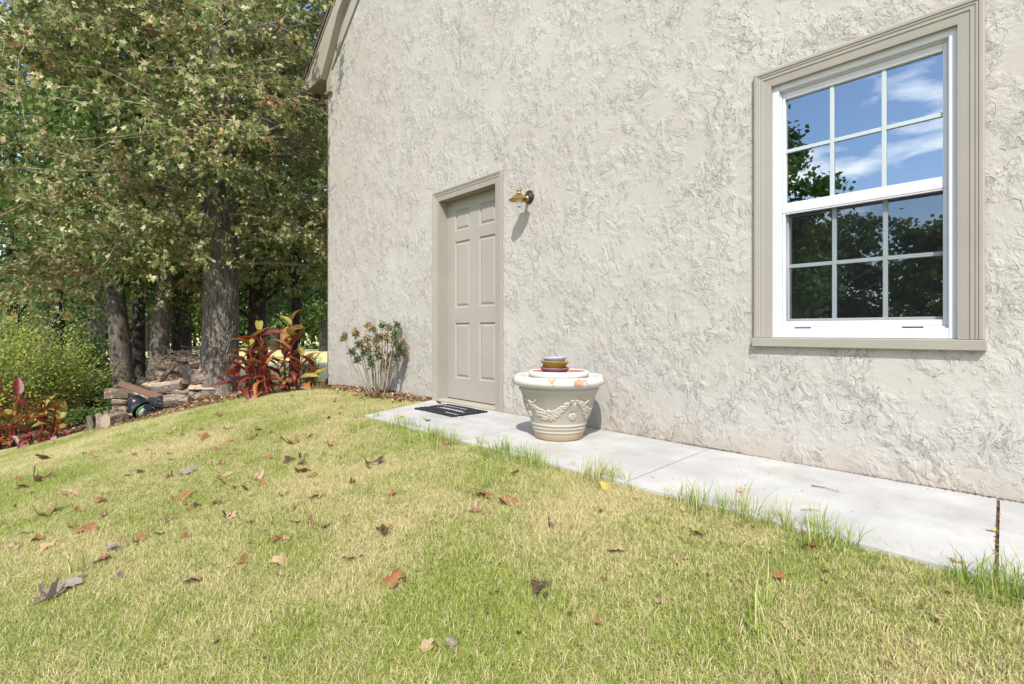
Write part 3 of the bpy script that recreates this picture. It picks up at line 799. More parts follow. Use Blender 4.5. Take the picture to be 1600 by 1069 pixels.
# ------------------------------------------------------------------ vegetation helpers
def nrm(v): return v / (np.linalg.norm(v, axis=-1, keepdims=True) + 1e-9)
def leaves(B, D, size, aspect=.42, tint=None, fold=.25, curl=.25, quads=4, seed=0):
    """leaves growing from B along D; returns V, F, tint. 4 triangles each (or 2)"""
    r = np.random.default_rng(seed); N = len(B); D = nrm(D)
    size = np.broadcast_to(np.asarray(size, float), (N,))[:, None]
    rv_ = r.normal(size=(N, 3)); S = nrm(np.cross(D, rv_)); U = np.cross(S, D)
    U = np.where((U[:, 2:3] < 0) & (r.random((N, 1)) < .8), -U, U)
    wd = size * aspect
    if tint is None: tint = r.random(N)
    if quads == 4:
        k = r.uniform(-curl, curl * 1.5, (N, 1)) * size
        m1 = B + D * size * .45
        V = np.stack([B, m1 - S * wd - U * (-fold) * wd, m1 + S * wd + U * fold * wd, m1, B + D * size - U * k], 1)
        F = np.array([[0, 3, 1], [0, 2, 3], [1, 3, 4], [3, 2, 4]])
    else:
        m1 = B + D * size * .5
        V = np.stack([B, m1 - S * wd, m1 + S * wd, B + D * size - U * curl * size * r.uniform(-.5, 1, (N, 1))], 1)
        F = np.array([[0, 2, 1], [1, 2, 3]])
    nv = V.shape[1]
    Fa = (F[None] + (np.arange(N) * nv)[:, None, None]).reshape(-1, 3)
    return V.reshape(-1, 3), Fa, np.repeat(tint, nv)

def lobed(B, D, size, tint, seed=0):
    """oak-like leaf: three lobe pairs, 8 triangles"""
    r = np.random.default_rng(seed); N = len(B); D = nrm(D); size = size[:, None]
    S = nrm(np.cross(D, r.normal(size=(N, 3)))); U = np.cross(S, D); U = np.where(U[:, 2:3] < 0, -U, U)
    c = r.uniform(-.1, .35, (N, 1))
    out = []
    for (l, w_) in ((0, 0), (.25, .20), (.38, .09), (.60, .34), (.70, .12), (1, 0), (.70, -.12), (.60, -.34), (.38, -.09), (.25, -.20)):
        out.append(B + D * size * l + S * size * w_ + U * size * (abs(w_) * .35 - c * l * l))
    V = np.stack(out, 1)
    F = np.array([[0, 1, 9], [1, 2, 9], [2, 8, 9], [2, 3, 8], [3, 7, 8], [3, 4, 7], [4, 6, 7], [4, 5, 6]])
    Fa = (F[None] + (np.arange(N) * 10)[:, None, None]).reshape(-1, 3)
    return V.reshape(-1, 3), Fa, np.repeat(tint, 10)

def trunk_mesh(pts, rad, n=40, per=.05, ridge=.0, seed=0, flare=0):
    """finely divided trunk with vertical bark ridges"""
    pts = np.array(pts, float); rad = np.array(rad, float)
    seg = np.r_[0, np.cumsum(np.linalg.norm(np.diff(pts, axis=0), axis=1))]
    m = max(4, int(seg[-1] / per)); s = np.linspace(0, seg[-1], m)
    P = np.stack([np.interp(s, seg, pts[:, i]) for i in range(3)], 1)
    for _ in range(3): P[1:-1] = (P[:-2] + P[2:] + 2 * P[1:-1]) / 4
    rr = np.interp(s, seg, rad)
    th = np.arange(n) * 2 * np.pi / n
    TH, S_ = np.meshgrid(th, s)
    r0 = np.random.default_rng(seed)
    d = np.zeros_like(TH)
    if ridge > 0:
        k = max(8, n // 7)
        ph = TH * k + 1.8 * np.sin(S_ * 5 + 3 * TH + seed) + 1.3 * np.sin(S_ * 11 - 5 * TH) + .8 * np.sin(S_ * 23 + 9 * TH)
        g = np.abs(np.sin(ph)); g = np.minimum(g * 1.8, 1)
        brk = .65 + .35 * np.sign(np.sin(S_ * 17 + TH * 13 + 2 * np.sin(TH * 5))) * .5
        d = ridge * (g - .6) * brk + r0.normal(0, ridge * .18, TH.shape)
    fl = 1 + flare * np.exp(-S_ / .28) * (1 + .5 * np.sin(TH * 5 + seed) + .25 * np.sin(TH * 9))
    low = 1 + .05 * np.sin(TH * 3 + S_ * .7) 
    rad2 = (rr[:, None] * fl * low + d)
    V = np.stack([P[:, None, 0] + rad2 * np.cos(TH), P[:, None, 1] + rad2 * np.sin(TH), P[:, None, 2] + 0 * TH], -1).reshape(-1, 3)
    I = np.arange(m * n).reshape(m, n); J = np.roll(I, -1, 1)
    F = np.stack([I[:-1], J[:-1], J[1:], I[1:]], -1).reshape(-1, 4)
    return V, F

def grow(p, d, L, r_, rn, wob=.2, droop=0.0, n=7):
    pts = [Vector(p)]; d = Vector(d).normalized(); rad = [r_]
    for i in range(n):
        d = (d + Vector((rn.uniform(-wob, wob), rn.uniform(-wob, wob), rn.uniform(-wob, wob) - droop))).normalized()
        pts.append(pts[-1] + d * (L / n)); rad.append(max(.004, r_ * (1 - (i + 1) / n * .82)))
    return pts, rad, d

def in_house(P, pad=.12):
    return (P[:, 0] > WX - OV - pad) & (P[:, 1] < HY1 + .6 + pad)

# ------------------------------------------------------------------ the big oak by the woodpile
def big_oak():
    rn = random.Random(11)
    b = cf(343, 9.0)
    t = empty('oak_tree', b, 0, 'big oak with thick furrowed trunk right behind the woodpile', 'tree')
    H = 12.5
    tp = [(0, 0, -.15), (0, 0, .5), (.02, .0, 1.5), (.0, .03, 3), (-.03, .0, 5), (.04, -.05, 7), (0, 0, 9.5), (.1, 0, H)]
    tr = [.30, .285, .265, .255, .235, .20, .13, .04]
    V, F = trunk_mesh(tp, tr, 190, .02, .032, 3, .35)
    link('trunk', np_mesh('trunk', V, F, None, True), M['bark'], t)
    br = MB(); twig_pts = []; twig_dir = []
    zl = np.r_[np.linspace(2.35, 7.5, 62), np.linspace(7.6, 12, 26)]
    for i, z in enumerate(zl):
        az = i * 2.39996 + rn.uniform(-.5, .5)
        up = rn.uniform(-.12, .28) if z < 4 else rn.uniform(-.05, .65)
        L = rn.uniform(2.4, 4.6) * (1 if z < 8 else .7)
        if z < 3.2: L *= .75
        start = Vector((math.cos(az) * .2, math.sin(az) * .2, z))
        pts, rad, d = grow(start, (math.cos(az), math.sin(az), up), L, .036 if z > 3.5 else .024, rn, .20, .045, 9)
        # stay off the house
        wp_ = pts[-1] + b
        if wp_.x > WX - .8 and wp_.y < HY1 + .9 and z < 9: continue
        br.tube(pts, rad, 6, cap=False)
        for k in range(2, len(pts)):
            for rep in range(3 if k > 3 else 2):
                sgn = rn.choice((-1, 1)); base = pts[k]
                dd = (pts[k] - pts[k - 1]).normalized(); side = dd.cross(Vector((0, 0, 1))).normalized() * sgn
                d2 = dd * rn.uniform(.2, .9) + side * rn.uniform(.4, 1.1) + Vector((0, 0, rn.uniform(-.35, .45)))
                p2, r2, _ = grow(base, d2, rn.uniform(.5, 1.25), max(.007, rad[k] * .35), rn, .28, .06, 5)
                br.tube(p2, r2, 4, cap=False)
                for j in range(1, 6):
                    for _ in range(3):
                        twig_pts.append(p2[j] + Vector((rn.gauss(0, .09), rn.gauss(0, .09), rn.gauss(0, .07))))
                        twig_dir.append((p2[j] - p2[j - 1]).normalized())
    for _ in range(620):
        az = rn.uniform(0, 6.283); q = rn.uniform(.34, 1.3); z = rn.uniform(2.5, 8.5)
        twig_pts.append(Vector((math.cos(az) * q, math.sin(az) * q, z))); twig_dir.append(Vector((math.cos(az), math.sin(az), .1)))
    for _ in range(560):
        az = rn.uniform(0, 6.283); q = rn.uniform(.30, 1.15); z = rn.uniform(2.2, 5.2)
        twig_pts.append(Vector((math.cos(az) * q, math.sin(az) * q, z))); twig_dir.append(Vector((math.cos(az), math.sin(az), .1)))
    br.build('limbs', M['twig'], t)
    P = np.array(twig_pts); Dd = np.array(twig_dir)
    Wd = P + np.array(b)
    # thin out: irregular gaps through the crown
    def n3(q, f): return np.sin(q[:, 0] * f + 1.3) * np.sin(q[:, 1] * f * 1.1 + .4) * np.sin(q[:, 2] * f * .9 + 2.2)
    gap = n3(P, 3.1) + .6 * n3(P + 5, 7.3)
    keep = (gap < .12) & ~in_house(Wd)
    P, Dd = P[keep], Dd[keep]
    ex = []
    for _ in range(520):      # short leafy shoots on the sunny side of the trunk
        az = rn.gauss(math.atan2(-.72, -.60), .8); q = rn.uniform(.32, 1.0); ex.append((math.cos(az) * q, math.sin(az) * q, rn.uniform(2.25, 8.5)))
    ex = np.array(ex); P = np.r_[P, ex]; Dd = np.r_[Dd, nrm(ex * [1, 1, 0])]
    r = np.random.default_rng(5); K = 6
    B = np.repeat(P, K, 0) + r.normal(0, .025, (len(P) * K, 3))
    dr_ = np.repeat(Dd, K, 0) * .5 + r.normal(0, .7, (len(B), 3)); dr_[:, 2] -= .35
    base_t = np.repeat(r.random(len(P)), K)
    patch = .5 + .5 * n3(B, 1.6)
    tint = np.clip(.02 + .36 * base_t + .46 * r.random(len(B)) + .26 * patch, 0, 1)
    sz = r.uniform(.065, .125, len(B))
    V, F, T = lobed(B, dr_, sz, tint, 3)
    print('oak leaves', len(B), 'tris', len(F))
    o = link('crown', np_mesh('crown', V, F, {'tint': T}), M['leaf_oak'], t); tag(o, kind='stuff')
    return t
big_oak()

# ------------------------------------------------------------------ other trees
TREE_GROUP = 'trees of the wood behind the yard'
def tree(px, Z, r0, H, crown_lo, crown_r, nclus, nleaf, mat, bmat, label, lsize=.125, lean=(0, 0), seed=1, fork=False, base=None, group=TREE_GROUP, cr=.75, ridge=.012, sq=1.0):
    rn = random.Random(seed); r = np.random.default_rng(seed)
    b = cf(px, Z) if base is None else Vector((base[0], base[1], float(gz(*base))))
    t = empty('tree', b, 0, label, 'tree', group)
    tp = [(0, 0, -.2), (lean[0] * .3, lean[1] * .3, H * .15), (lean[0], lean[1], H * .45), (lean[0] * 1.4, lean[1] * 1.4, H * .95)]
    V, F = trunk_mesh(tp, [r0 * 1.15, r0, r0 * .75, r0 * .12], 40, .08, ridge, seed, .15)
    link('trunk', np_mesh('trunk', V, F, None, True), bmat, t)
    br = MB(); cl = []
    for i in range(nclus):
        f = (i + .5) / nclus; z = crown_lo + (H - crown_lo) * f + rn.uniform(-.4, .4)
        az = i * 2.4 + rn.uniform(-.6, .6)
        env = crown_r * (1 - .55 * max(0, f - .35) / .65) * rn.uniform(.35, 1.05)
        st_z = max(crown_lo * .6, z - env * .45); k = min(1, st_z / H / .45)
        st = Vector((lean[0] * k, lean[1] * k, st_z)); en = Vector((math.cos(az) * env + lean[0], math.sin(az) * env + lean[1], z))
        pts = [st.lerp(en, q / 4) + Vector((rn.uniform(-.1, .1), rn.uniform(-.1, .1), .3 * math.sin(q / 4 * 3.1))) * (1 if q else 0) for q in range(5)]
        rr0 = r0 * .22
        br.tube(pts, [rr0, rr0 * .8, rr0 * .6, rr0 * .4, rr0 * .15], 5, cap=False)
        cl += [(pts[4], 1.0), (pts[3], .7)]
    br.build('limbs', bmat, t)
    tot = sum(c_[1] for c_ in cl); Bs = []; Ts = []
    for c_, wt in cl:
        n = int(nleaf * wt / tot); sub = r.normal(0, cr * .62, (7, 3)) * [1, 1, .6 * sq]
        q = sub[r.integers(0, 7, n)] + r.normal(0, cr * .30, (n, 3)) * [1, 1, .6]
        Bs.append(np.array(c_) + q); Ts.append(np.clip(r.normal(.42, .12) + r.normal(0, .17, n), 0, 1))
    B = np.concatenate(Bs); T = np.concatenate(Ts)
    ok = ~in_house(B + np.array(b)) & (B[:, 2] > .5); B, T = B[ok], T[ok]
    D = r.normal(0, 1, (len(B), 3)); D[:, 2] -= .4
    V, F, TT = leaves(B, D, r.uniform(.7, 1.3, len(B)) * lsize, .40, T, quads=2, seed=seed)
    o = link('crown', np_mesh('crown', V, F, {'tint': TT}), mat, t); tag(o, kind='stuff')
    return t
# px, Z, r0, H, crown_lo, crown_r, nclus, nleaf, mat, bark, label
tree(196, 12.5, .21, 11, 2.6, 3.0, 26, 8100, M['leaf_green'], M['bark2'], 'grey trunk leaning left just behind the left end of the woodpile', lean=(-.4, .2), seed=21)
tree(216, 14.0, .15, 11, 3.0, 2.6, 18, 4860, M['leaf_green'], M['bark3'], 'dark straight trunk between the two grey trunks behind the woodpile', seed=22)
tree(243, 12.8, .20, 11, 3.0, 3.0, 26, 8100, M['leaf_mid'], M['bark2'], 'grey trunk leaning right behind the middle of the woodpile', lean=(.30, -.35), seed=23)
tree(82, 13.5, .24, 13, 4.6, 3.0, 26, 8100, M['leaf_mid'], M['bark3'], 'tall trunk rising out of the lime green shrub at far left', seed=24, lsize=.13)
tree(411, 15.5, .13, 9.5, 3.2, 2.8, 24, 7560, M['leaf_green'], M['bark2'], 'slim pale trunk just above the red leaved clump near the wall', seed=25)
tree(402, 14.5, .23, 12, 2.6, 3.2, 26, 7560, M['leaf_green'], M['bark3'], 'dark trunk behind the red leaved clump near the wall', seed=26, lsize=.135)
tree(20, 17.0, .18, 12, 3.0, 3.4, 26, 7560, M['leaf_dark'], M['bark3'], 'dark tree standing at the left edge behind the lime shrub', seed=27, lsize=.135)
tree(276, 16.0, .14, 12, 2.4, 3.6, 26, 7560, M['leaf_green'], M['bark3'], 'left one of two dark trunks seen between woodpile and big oak', seed=28, lsize=.15)
tree(291, 17.0, .15, 11, 2.6, 3.6, 26, 7560, M['leaf_dark'], M['bark3'], 'right one of two dark trunks seen between woodpile and big oak', seed=29, lsize=.15)
tree(150, 21.0, .28, 16, 2.4, 3.8, 32, 9180, M['leaf_dark'], M['bark2'], 'tall tree with thick upright stem left of the leaning grey trunk', seed=30, lsize=.15)
tree(462, 13.5, .11, 9, 2.0, 2.2, 24, 6480, M['leaf_mid'], M['bark3'], 'leafy tree between the slim pale trunk and the house corner', seed=31, lsize=.135)
tree(350, 15.0, .18, 11, 3.0, 3.0, 22, 4860, M['leaf_dark'], M['bark3'], 'tree half hidden straight behind the big oak trunk', seed=32, lsize=.13)
tree(505, 46.0, .3, 17, 2.2, 4.0, 26, 7020, M['leaf_green'], M['bark3'], 'tree at the house corner beyond the meadow edge', seed=33, lsize=.3, cr=1.1)
tree(-60, 15.0, .20, 11, 1.6, 3.0, 22, 5940, M['leaf_mid'], M['bark3'], 'tree crowding in from beyond the left edge of the view', seed=34, lsize=.13)
tree(95, 44.0, .4, 24, 3, 6, 30, 8100, M['leaf_green'], M['bark3'], 'high tree far behind the tall trunk at far left', seed=35, lsize=.30, cr=1.3)
tree(225, 46.0, .4, 24, 3, 6, 30, 8100, M['leaf_green'], M['bark3'], 'high tree far behind the leaning pair of grey trunks', seed=36, lsize=.30, cr=1.3)
tree(430, 50.0, .4, 26, 3, 6, 30, 8100, M['leaf_dark'], M['bark3'], 'high tree far behind the slim pale trunk', seed=37, lsize=.31, cr=1.3)

# far wood closing the meadow: one leafy mass
def far_wood():
    r = np.random.default_rng(9); Bs = []; Ts = []
    tm = MB()
    for i in range(70):
        px = -700 + i * 24; Z = r.uniform(52, 68)
        p = cf(px + r.uniform(-10, 10), Z)
        if p.x > 2 and p.y < 12: continue
        H = r.uniform(6.5, 12); n = 2200
        for k in range(11):
            zc = r.uniform(1.2, H); rad = 2.6 * (1 - .5 * zc / H); az = r.uniform(0, 6.28)
            c_ = np.array(p) + [rad * math.cos(az) * .8, rad * math.sin(az) * .8, zc]
            Bs.append(c_ + r.normal(0, .75, (n // 11, 3))); Ts.append(np.clip(r.normal(.4, .15) + r.normal(0, .15, n // 11), 0, 1))
        tm.tube([p + Vector((0, 0, -.3)), p + Vector((0, 0, H * .8))], [.2, .06], 6, mi=1)
    B = np.concatenate(Bs); T = np.concatenate(Ts); D = r.normal(0, 1, B.shape)
    V, F, TT = leaves(B, D, .42, .42, T, quads=2, seed=2)
    o = link('far_woodland', np_mesh('far_woodland', V, F, {'tint': TT}), M['leaf_green'])
    tag(o, 'dark green woodland closing off the meadow far beyond the oak', 'woodland', kind='stuff')
    tk = tm.build('woodland_trunks', [M['bark3'], M['bark3']], o); tag(tk, kind='stuff')
far_wood()

# trees standing behind the camera, seen mirrored in the window
RG = 'trees across the yard mirrored in the window'
tree(0, 0, .3, 11.6, 2.2, 2.9, 36, 17000, M['leaf_green'], M['bark2'], 'tall tree mirrored in the left panes of the upper sash', base=(-18.5, 9.5), seed=41, lsize=.22, group=RG, cr=.85)
for i, (bx_, by_, H_) in enumerate([(-27, 9, 8), (-28, 4, 7.2), (-27, -1, 6.2), (-30, 13, 9), (-29, -6, 6.0), (-26, 16, 8)]):
    tree(0, 0, .25, H_, .9, 3.4, 26, 12000, M['leaf_mid'], M['bark3'], ('third', 'fourth', 'fifth', 'second', 'sixth', 'first')[i] + ' tree from the left in the row mirrored in the lower sash', base=(bx_, by_), seed=50 + i, lsize=.25, group=RG, cr=1.0)

# ------------------------------------------------------------------ shrubs
def shrub(name, label, cat, b, rx, ry, h, nst, nleaf, mat, smat, lsize, arch=.5, seed=1, aspect=.4, spread=.10):
    rn = random.Random(seed); r = np.random.default_rng(seed)
    t = empty(name, b, 0, label, cat); st = MB(); P = []; D = []
    for i in range(nst):
        az = rn.uniform(0, 6.283); k = math.sqrt(rn.random())
        x0_, y0_ = math.cos(az) * rx * k * .35, math.sin(az) * ry * k * .35
        hh = h * rn.uniform(.55, 1.05); out = k * rn.uniform(.7, 1.2)
        pts = []
        for j in range(8):
            s_ = j / 7
            pts.append(Vector((x0_ + math.cos(az) * rx * out * s_ ** 1.4 + rn.uniform(-.02, .02), y0_ + math.sin(az) * ry * out * s_ ** 1.4 + rn.uniform(-.02, .02), hh * (s_ - arch * .45 * k * s_ * s_))))
        st.tube(pts, [.012 - .0012 * j for j in range(8)], 4, cap=False)
        for j in range(2, 8):
            P.append(pts[j]); D.append((pts[j] - pts[j - 1]).normalized())
    st.build('stems', smat, t)
    P = np.array(P); D = np.array(D); idx = r.integers(0, len(P), nleaf)
    s_ = r.random((nleaf, 1)) * (h / 7)
    side = r.normal(0, 1, (nleaf, 3)) * [1, 1, .5]
    B = P[idx] - D[idx] * s_ + side * spread
    DD = D[idx] * .6 + side * .9; B[:, 2] = np.maximum(B[:, 2], .02)
    T = np.clip(.45 + r.normal(0, .22, nleaf) + .12 * np.sin(B[:, 0] * 5), 0, 1)
    V, F, TT = leaves(B, DD, r.uniform(.7, 1.3, nleaf) * lsize, aspect, T, quads=2, seed=seed)
    o = link('foliage', np_mesh('foliage', V, F, {'tint': TT}), mat, t); tag(o, kind='stuff')
    return t
shrub('shrub', 'big loose lime green shrub at the left edge behind the red plants', 'shrub', cf(10, 10.8), 1.15, 1.0, 3.2, 90, 17000, M['leaf_lime'], M['twig'], .05, .6, 61, spread=.13)
shrub('shrub', 'lime green shrub with arching twigs to the left of the woodpile', 'shrub', cf(92, 11.5), .8, .8, 2.2, 60, 8500, M['leaf_lime'], M['twig'], .045, .7, 62, spread=.12)
shrub('shrub', 'low dark green shrub between the lime shrub and the grey trunks', 'shrub', cf(150, 13.2), .9, .9, .9, 45, 9000, M['leaf_green'], M['twig'], .06, .6, 63)
shrub('shrub', 'tall dark shrub filling the gap behind the lime shrubs', 'shrub', cf(60, 14.5), 2.2, 1.2, 2.6, 90, 20000, M['leaf_green'], M['bark3'], .09, .5, 64, spread=.18)
shrub('shrub', 'small green shrub at the foot of the grey trunks behind the woodpile', 'shrub', cf(205, 10.6), .5, .4, .55, 26, 3600, M['leaf_green'], M['twig'], .05, .6, 65)
shrub('shrub', 'green undergrowth clump behind the right end of the woodpile', 'shrub', cf(285, 19), 1.5, .8, 1.2, 40, 7000, M['leaf_green'], M['bark3'], .09, .6, 66)
shrub('small_leaved_plant', 'slender plant with tiny pale leaves between red clump and wall', 'plant', hit(484, 604), .26, .22, .85, 34, 3600, M['leaf_shrub'], M['twig'], .030, .2, 67, .3, .04)
shrub('groundcover_plant', 'low trailing green plant on the mulch left of the woodpile', 'plant', cf(150, 10.6), .6, .4, .22, 24, 2200, M['leaf_green'], M['twig'], .05, .9, 68)

# the shrub against the wall
def wall_shrub():
    rn = random.Random(4); r = np.random.default_rng(4)
    b = Vector((2.76, 5.15, float(gz(2.76, 5.15))))
    t = empty('stemmy_shrub', b, 0, 'bare stemmed shrub with leaf tufts at the tips against the wall left of the door', 'shrub')
    P = []; D = []; T = []
    tips = [(-.36, .62), (-.31, .47), (-.24, .66), (-.20, .55), (-.15, .73), (-.10, .60), (-.04, .70), (.0, .50), (.03, .74), (.07, .62), (.10, .44), (.13, .72), (.17, .74), (.20, .66), (.24, .50), (.30, .56), (-.05, .42), (.05, .36)]
    for i, (dx, hz) in enumerate(tips):
        dep = rn.uniform(-.2, .16)
        off = Vector((R2[0] * dx, R2[1] * dx, 0)) + Vector((F2[0] * dep, F2[1] * dep, 0))
        off.x = min(off.x, .20)
        st = MB(); pts = []
        for j in range(8):
            s_ = j / 7
            pts.append(Vector((off.x * (.18 + .82 * s_ ** .8) + rn.uniform(-.008, .008), off.y * (.18 + .82 * s_ ** .8) + rn.uniform(-.008, .008), hz * 1.10 * s_ ** 1.15)))
        st.tube(pts, [.0085 - .0006 * j for j in range(8)], 6); st.build('stem', M['twig'], t)
        kind_ = rn.random()
        for c_ in ([pts[7]] + ([pts[6] + Vector((rn.uniform(-.04, .04), rn.uniform(-.04, .04), 0))] if rn.random() < .6 else [])):
            for q in range(80):
                d = Vector((rn.gauss(0, .8), rn.gauss(0, .8), rn.gauss(.35, .5))).normalized()
                P.append(c_ + d * .008 + Vector((0, 0, rn.uniform(-.05, .015)))); D.append(d)
                T.append(min(1, max(0, (.25 if kind_ < .62 else .58) + rn.gauss(0, .16))))
    V, F, TT = leaves(np.array(P), np.array(D), r.uniform(.03, .062, len(P)), .16, np.array(T), quads=4, seed=4)
    o = link('foliage', np_mesh('foliage', V, F, {'tint': TT}), M['leaf_shrub'], t); tag(o, kind='stuff')
    # dead leaves caught at its foot
    n = 420; a_ = r.random(n) * 6.28; k = np.abs(r.normal(0, .10, n))
    B = np.stack([np.minimum(np.cos(a_) * k, .22), np.sin(a_) * k * 1.2, np.maximum(.01, .10 - k * .6) * r.random(n) + .01], 1)
    V, F, TT = leaves(B, r.normal(0, 1, (n, 3)) * [1, 1, .5], r.uniform(.03, .06, n), .4, r.random(n) * .8, quads=4, seed=6)
    o = link('dead_leaves', np_mesh('dead_leaves', V, F, {'tint': TT}), M['litter'], t); tag(o, kind='stuff')
wall_shrub()

# ------------------------------------------------------------------ red leaved cannas
def canna_mat(name, c0, c1, edge):
    a = NM(name); uv = a.attr('across'); al = a.attr('along')
    c = a.mix(a.math('MULTIPLY_ADD', a.noise(a.pos(), 9, 3), .5, a.math('MULTIPLY', al, .6)), c0, c1)
    c = a.mix(a.mapr(uv, .75, 1.0, 0, .8), c, edge)
    c = a.mix(a.mapr(uv, .0, .10, .7, 0), c, (.28, .07, .04))
    rb = a.node('ShaderNodeTexWave'); rb.inputs['Scale'].default_value = 2.2
    a.set(c, .45, spec=.4)
    tr = a.node('ShaderNodeBsdfTranslucent'); a.l.new(a.mix(.5, c, (.5, .10, .02)), tr.inputs[0])
    m = a.node('ShaderNodeMixShader'); m.inputs[0].default_value = .30
    a.l.new(a.b.outputs[0], m.inputs[1]); a.l.new(tr.outputs[0], m.inputs[2]); a.l.new(m.outputs[0], a.out.inputs[0])
    return a.m
CM = [canna_mat('canna_burgundy', (.10, .015, .018), (.20, .04, .035), (.24, .03, .03)),
      canna_mat('canna_bronze', (.16, .07, .02), (.30, .20, .05), (.34, .10, .03)),
      canna_mat('canna_olive', (.17, .16, .03), (.38, .36, .08), (.35, .12, .03)),
      canna_mat('canna_orange', (.26, .07, .02), (.40, .18, .05), (.5, .15, .04)),
      canna_mat('canna_grey', (.28, .20, .20), (.45, .38, .32), (.35, .12, .10))]
CSTEM = paint('canna_stem', (.20, .028, .020), .45, .2, .1)
def canna_leaf_mesh(k):
    r = random.Random(k); NL = 11; v = []; al = []; ac = []; f = []
    bend = (.25, .55, .9, 1.4, .1)[k % 5]; wd = (.175, .155, .135, .105, .185)[k % 5]
    x_, z_, th = 0, 0, 0
    for i in range(NL):
        s_ = i / (NL - 1); w_ = wd * (math.sin(math.pi * min(1, s_ ** .72)) ** .85) + .008
        if i: th += bend / NL * (1 + s_); x_ += math.cos(th) / NL; z_ -= math.sin(th) / NL
        for j, u in enumerate((-1, -.5, 0, .5, 1)):
            cup = .45 * abs(u) * w_ + .012 * math.sin(s_ * 17 + u * 2)
            v.append((x_ + math.sin(th) * cup, u * w_, z_ + math.cos(th) * cup)); al.append(s_); ac.append(abs(u))
    for i in range(NL - 1):
        for j in range(4): f.append((i * 5 + j, (i + 1) * 5 + j, (i + 1) * 5 + j + 1, i * 5 + j + 1))
    return np_mesh('canna_leaf_%s' % 'abcde'[k], v, f, {'along': al, 'across': ac}, True)
LM = {}
for k in range(5):
    for j, mm in enumerate(CM):
        me = canna_leaf_mesh(k); me.materials.append(mm); LM[(k, j)] = me
def canna(b, label, stems, seed, group):
    rn = random.Random(seed)
    t = empty('canna_plant', b, 0, label, 'plant', group)
    for (dx, dy, h, lx, n) in stems:
        top = Vector((R2[0] * lx + rn.uniform(-.03, .03), R2[1] * lx, h))
        base = Vector((R2[0] * dx + F2[0] * dy, R2[1] * dx + F2[1] * dy, -.03))
        pts = [base + top * (q / 5) + Vector((rn.uniform(-.01, .01), rn.uniform(-.01, .01), 0)) for q in range(6)]
        st = MB(); st.tube(pts, [.016, .015, .014, .012, .009, .005], 7); st.build('stem', CSTEM, t)
        az = rn.uniform(0, 6.28)
        n = int(n * 1.5)
        for i in range(n):
            s_ = .12 + .88 * (i + .5) / n; P = base + top * s_
            az += 2.4 + rn.uniform(-.5, .5)
            L = rn.uniform(.26, .42) * (1 - .2 * s_) ; up = R(rn.uniform(25, 62) if s_ > .45 else rn.uniform(5, 40)) + (R(15) if i == n - 1 else 0)
            if s_ < .4: mi = rn.choice((0, 0, 3, 1, 4)); k = rn.choice((2, 3, 3))
            else: mi = rn.choice((0, 0, 0, 1, 1, 2, 2)); k = rn.choice((0, 1, 1, 4, 2))
            o = link('leaf', LM[(k, mi)], None, t)
            Mx = Matrix.Translation(P) @ Matrix.Rotation(az, 4, 'Z') @ Matrix.Rotation(-up, 4, 'Y') @ Matrix.Rotation(rn.uniform(-.5, .5), 4, 'X') @ Matrix.Scale(L, 4)
            o.matrix_local = Mx
    return t
G_C = 'red leaved canna plants in the mulch bed'
canna(hit(414, 620), 'red and bronze canna leaning left between the big oak and the house', [(-.05, 0, .72, -.15, 9), (.02, .08, .85, -.12, 8), (-.12, .05, .50, -.20, 7), (.06, -.05, .45, -.1, 6), (-.2, .0, .35, -.18, 5)], 71, G_C)
canna(hit(452, 613), 'tallest red canna with burgundy top leaves nearest the house corner', [(.0, 0, .98, .06, 9), (-.08, .06, .70, -.02, 7), (.1, -.03, .50, .10, 7), (.16, .05, .42, .14, 6), (-.05, -.06, .38, -.05, 5)], 72, G_C)
canna(hit(14, 700), 'tall red canna with burgundy leaves cut by the left edge', [(-.12, 0, .95, -.02, 9), (-.02, .08, .78, .05, 8), (-.25, .0, .70, -.05, 7), (.05, -.05, .55, .04, 6), (-.15, -.06, .45, -.02, 5)], 73, G_C).scale = (1.25,) * 3
canna(hit(62, 694), 'shorter canna with broad olive leaves right of the left edge clump', [(.0, 0, .62, .05, 8), (.08, .04, .55, .12, 7), (-.1, -.02, .50, -.05, 6), (.15, 0, .38, .15, 4)], 74, G_C).scale = (1.25,) * 3

